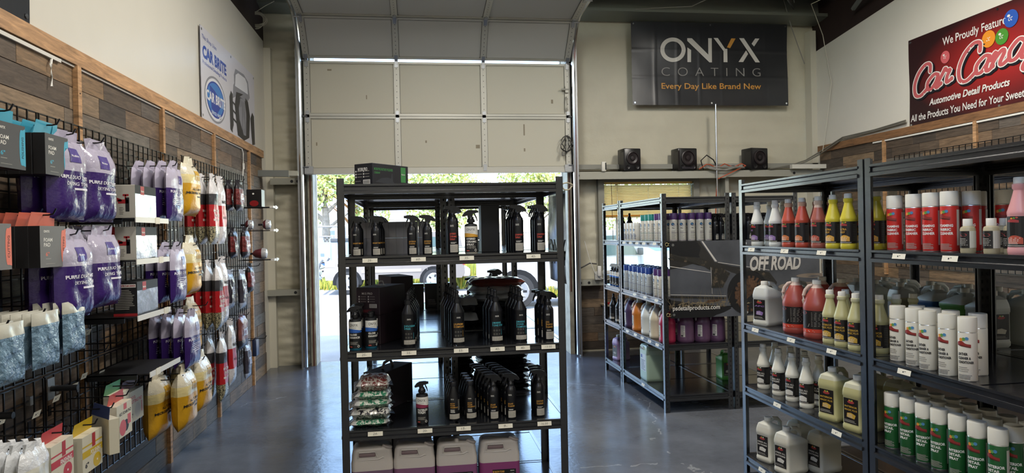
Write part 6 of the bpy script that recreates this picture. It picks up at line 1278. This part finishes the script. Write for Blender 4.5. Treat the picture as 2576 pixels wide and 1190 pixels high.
vehicle('utility_trailer', 'white flatbed truck body with blue band parked at right', 'truck', (4.6, 17.5, 0),
    [(-2.0, .62), (-2.0, 1.2), (2.4, 1.2), (2.4, .62), (1.4, .62), (1.4, .4), (-.6, .4), (-.6, .62)], 2.0, WHC, (-.45, 1.6), .38, [],
    [('blue_band', M('#7f9fd4', .4), lambda m: m.box(-1.95, 2.3, -1.01, -.99, 1.04, 1.16)), ('tool_locker', M('#a59f98', .6), lambda m: m.box(-1.75, -1.1, -1.0, -.6, .3, .62).box(-1.05, -.9, -1.0, -.6, .25, .62)), ('hydrant_bag', M('#cba343', .5), lambda m: m.lathe([(.06, .28), (.09, .34), (.09, .55), (.05, .62)], 12, cx=-1.0, cy=-1.06)), ('exhaust', INK, lambda m: m.lathe([(.05, 0), (.05, .1)], 12).mv(lambda p: (p.x-.8, -1.0-p.z, p.y+.36)))])
vehicle('pickup_truck', 'white pickup with green tinted glass seen through the window', 'truck', (3.72, 14.6, 0),
    [(-2.4, .45), (-2.4, 1.0), (-.5, 1.02), (-.35, 1.55), (.75, 1.58), (1.05, 1.22), (1.5, .98), (1.62, .8), (1.62, .45)], 1.7, WHC, (-1.7, 1.0), .36, [[(.05, 1.05), (.1, 1.46), (.65, 1.47), (.85, 1.06)]],
    [('door_line', M('#b5b1aa', .6), lambda m: m.box(.92, .93, -.855, -.848, .5, 1.1).box(0, .01, -.855, -.848, .5, 1.1)), ('mirror', M('#4a4a48', .4), lambda m: m.rbox(.84, .94, -.98, -.86, 1.05, 1.2, .02)), ('hazard_lamp', M('#d98a2c', .4), lambda m: m.box(1.55, 1.66, -.7, -.4, .72, .86))])
tag(MB().rbox(-.35, .35, -.12, .12, 0, .16, .02).rbox(-.3, .3, -.1, .1, .16, .2, .02).build('orange_machine', M('#d98a2c', .5), None, (5.75, 14.0, .62)), 'orange equipment case glimpsed beyond window rack', 'case'); tag(MB().box(-.4, .4, -.15, .15, 0, .62).build('equipment_stand', M('#5c5a56', .7), None, (5.75, 14.0, 0)), 'grey stand under orange case outside window', 'stand')
# far building with ribbed metal roof
b = thing('far_building', 'white metal building with ribbed pale roof beyond the trees', 'building', (-4.4, 46, 0))
MB().box(-5, 3.6, 0, 6, 0, 2.7).build('wall', M('#e4e2dc', .7), b, ang=0); MB().prism([(-.4, 2.62), (3, 4.0), (6.4, 2.62), (6.4, 2.7), (3, 4.1), (-.4, 2.7)], 'x', -5.3, 3.9).build('roof', M('#d3d4d8', .4, .3), b, ang=0)
for k in range(24): MB().prism([(-.4, 2.7), (3, 4.1), (3, 4.15), (-.4, 2.75)], 'x', -5.2+k*.39, -5.15+k*.39).build('roof_rib', M('#bfc1c6', .4, .3), b, ang=0)
for x in (-3.8, -1.8, .4, 2.2): w_ = MB().box(x, x+.9, -.03, .02, 1.0, 2.0).build('window', M('#d8d8d4', .5), b, ang=0); MB().box(x+.06, x+.84, -.04, -.03, 1.06, 1.94).build('pane', M('#7d8a94', .1), w_, ang=0)
LEAFM = [M('#a3ad5c', .6), M('#c4c46c', .6), M('#84975a', .6), M('#d3c272', .6)]
def foliage(n, blobs, size, seed):
    rnd = random.Random(seed); mb = MB(); tot = sum(b_[3]*b_[4]*b_[5] for b_ in blobs)
    for bx, by, bz, rx, ry, rz in blobs:
        for _ in range(int(n*rx*ry*rz/tot)):
            while True:
                u = Vector((rnd.uniform(-1, 1), rnd.uniform(-1, 1), rnd.uniform(-1, 1)))
                if .3 < u.length < 1: break
            c = Vector((bx+u.x*rx, by+u.y*ry, bz+u.z*rz)); a = Vector((rnd.gauss(0, 1), rnd.gauss(0, 1), rnd.gauss(0, 1))).normalized(); b_ = a.cross(Vector((rnd.gauss(0, 1), rnd.gauss(0, 1), rnd.gauss(0, 1)))).normalized()
            s = size*rnd.uniform(.6, 1.3); mb.add([c-a*s, c+b_*s*.45, c+a*s, c-b_*s*.45], [(0, 1, 2, 3)], rnd.choice((0, 0, 1, 1, 2, 3)))
    return mb
def tree(label, x, y, h, r, blobs, n, seed, bark='#8f8272', lean=0):
    t = thing('tree', label, 'tree', (x, y, 0), 0, 'trees outside'); rnd = random.Random(seed); P = [(lean*k/6+rnd.uniform(-.05, .05), rnd.uniform(-.05, .05), h*k/6) for k in range(7)]
    tr = MB().tube(P, [r*(1.25-.1*k) for k in range(7)], 12).build('trunk', M(bark, .9, 0, (14, .9), .35, 9), t)
    for k in range(6):
        a = rnd.uniform(0, 6.28); z0 = h*rnd.uniform(.55, .95); MB().tube([(lean*.8, 0, z0), (lean+.6*cos(a), .6*sin(a), z0+.5), (lean+1.4*cos(a), 1.4*sin(a), z0+1.0)], [r*.5, r*.3, r*.1], 6).build('branch', M(bark, .9, 0, (14, .9), .35, 9), t)
    o = foliage(int(n*.62), blobs, .095, seed).build('leaves', LEAFM, t, ang=0); o['kind'] = 'stuff'
tree('thick trunked leafy tree at left behind service truck', -3.55, 27.5, 3.2, .17, [(0, 0, 4.0, 2.2, 1.6, 1.1), (-.6, 0, 3.1, .9, 1, .6), (1.6, .5, 3.8, 1.3, 1, .9)], 7000, 2)
tree('slender reddish trunk tree just right of thick tree', -2.75, 28.5, 3.0, .13, [(.3, 0, 4.2, 1.6, 1.3, .9), (.9, 0, 2.5, .8, .8, .7)], 4000, 3, '#a8794e', .25)
tree('yellow green tree behind middle of opening', 1.2, 29, 2.8, .12, [(-.4, 0, 3.7, 1.9, 1.4, 1.2), (-.2, 0, 2.4, 1.5, 1.2, .7), (1.0, 0, 3.3, 1.2, 1, .8)], 8000, 4)
tree('airy light green tree at right of opening', 5.0, 28, 3.0, .1, [(-.7, 0, 3.7, 1.0, 1.0, .9), (.8, 0, 3.9, 1.2, 1.2, .8), (.1, 0, 2.8, 1.2, 1, .5)], 5000, 5)
tree('leafy tree farther right past the window wall', 9.5, 26, 2.6, .12, [(0, 0, 3.2, 2.2, 1.4, 1.3), (-1, 0, 2.0, 1.4, 1, .8)], 4500, 6)
tree('small leafy tree at far left edge of opening', -7.2, 31, 2.4, .1, [(0, 0, 2.6, 1.8, 1.2, 1.2), (1.8, 0, 2.2, 1.2, 1, .7)], 4500, 8)
# chain-link fence, weeds
fn_ = thing('chain_fence', 'chain-link fence running behind the parked vehicles', 'fence', (0, 25.8, 0)); mb = MB()
for k in range(-95, 96):
    for s_ in (-1, 1): x = k*.14; mb.add([(x-.006, 0, .05), (x+.006, 0, .05), (x+s_*1.5+.006, 0, 1.55), (x+s_*1.5-.006, 0, 1.55)], [(0, 1, 2, 3)])
mb.build('wire_mesh', M('#a8a39c', .4, .5), fn_, ang=0)['kind'] = 'stuff'
MB().tube([(-14, 0, 1.56), (14, 0, 1.56)], .025, 6).build('top_rail', GALV, fn_)
for k in range(-4, 5): MB().tube([(k*3.1, 0, 0), (k*3.1, 0, 1.62)], .035, 8).build('post', GALV, fn_)
rnd = random.Random(5); mb = MB()
def blades(x0, x1, y0, y1, n, h):
    for _ in range(n):
        x, y = rnd.uniform(x0, x1), rnd.uniform(y0, y1); hh = h*rnd.uniform(.4, 1.2); a = rnd.uniform(0, 6.3); w_ = .02; mb.add([(x-w_*cos(a), y-w_*sin(a), -.02), (x+w_*cos(a), y+w_*sin(a), -.02), (x+rnd.uniform(-.12, .12), y+rnd.uniform(-.12, .12), hh)], [(0, 1, 2)], rnd.choice((0, 1, 1, 2, 3)))
blades(-6, 3, 20.6, 22.5, 5000, .3); blades(1.2, 4.2, 19.5, 24.5, 7000, .7); blades(-9, 9, 24.8, 27, 5000, .45); blades(3.0, 4.6, 16.2, 16.45, 500, .3)
tag(mb.build('weeds', [M('#8fa03c', .7), M('#c4b94a', .7), M('#6a8a3a', .7), M('#d8c35a', .7)], ang=0), 'yellow green weeds growing around the parked vehicles', 'weeds', None, 'stuff')
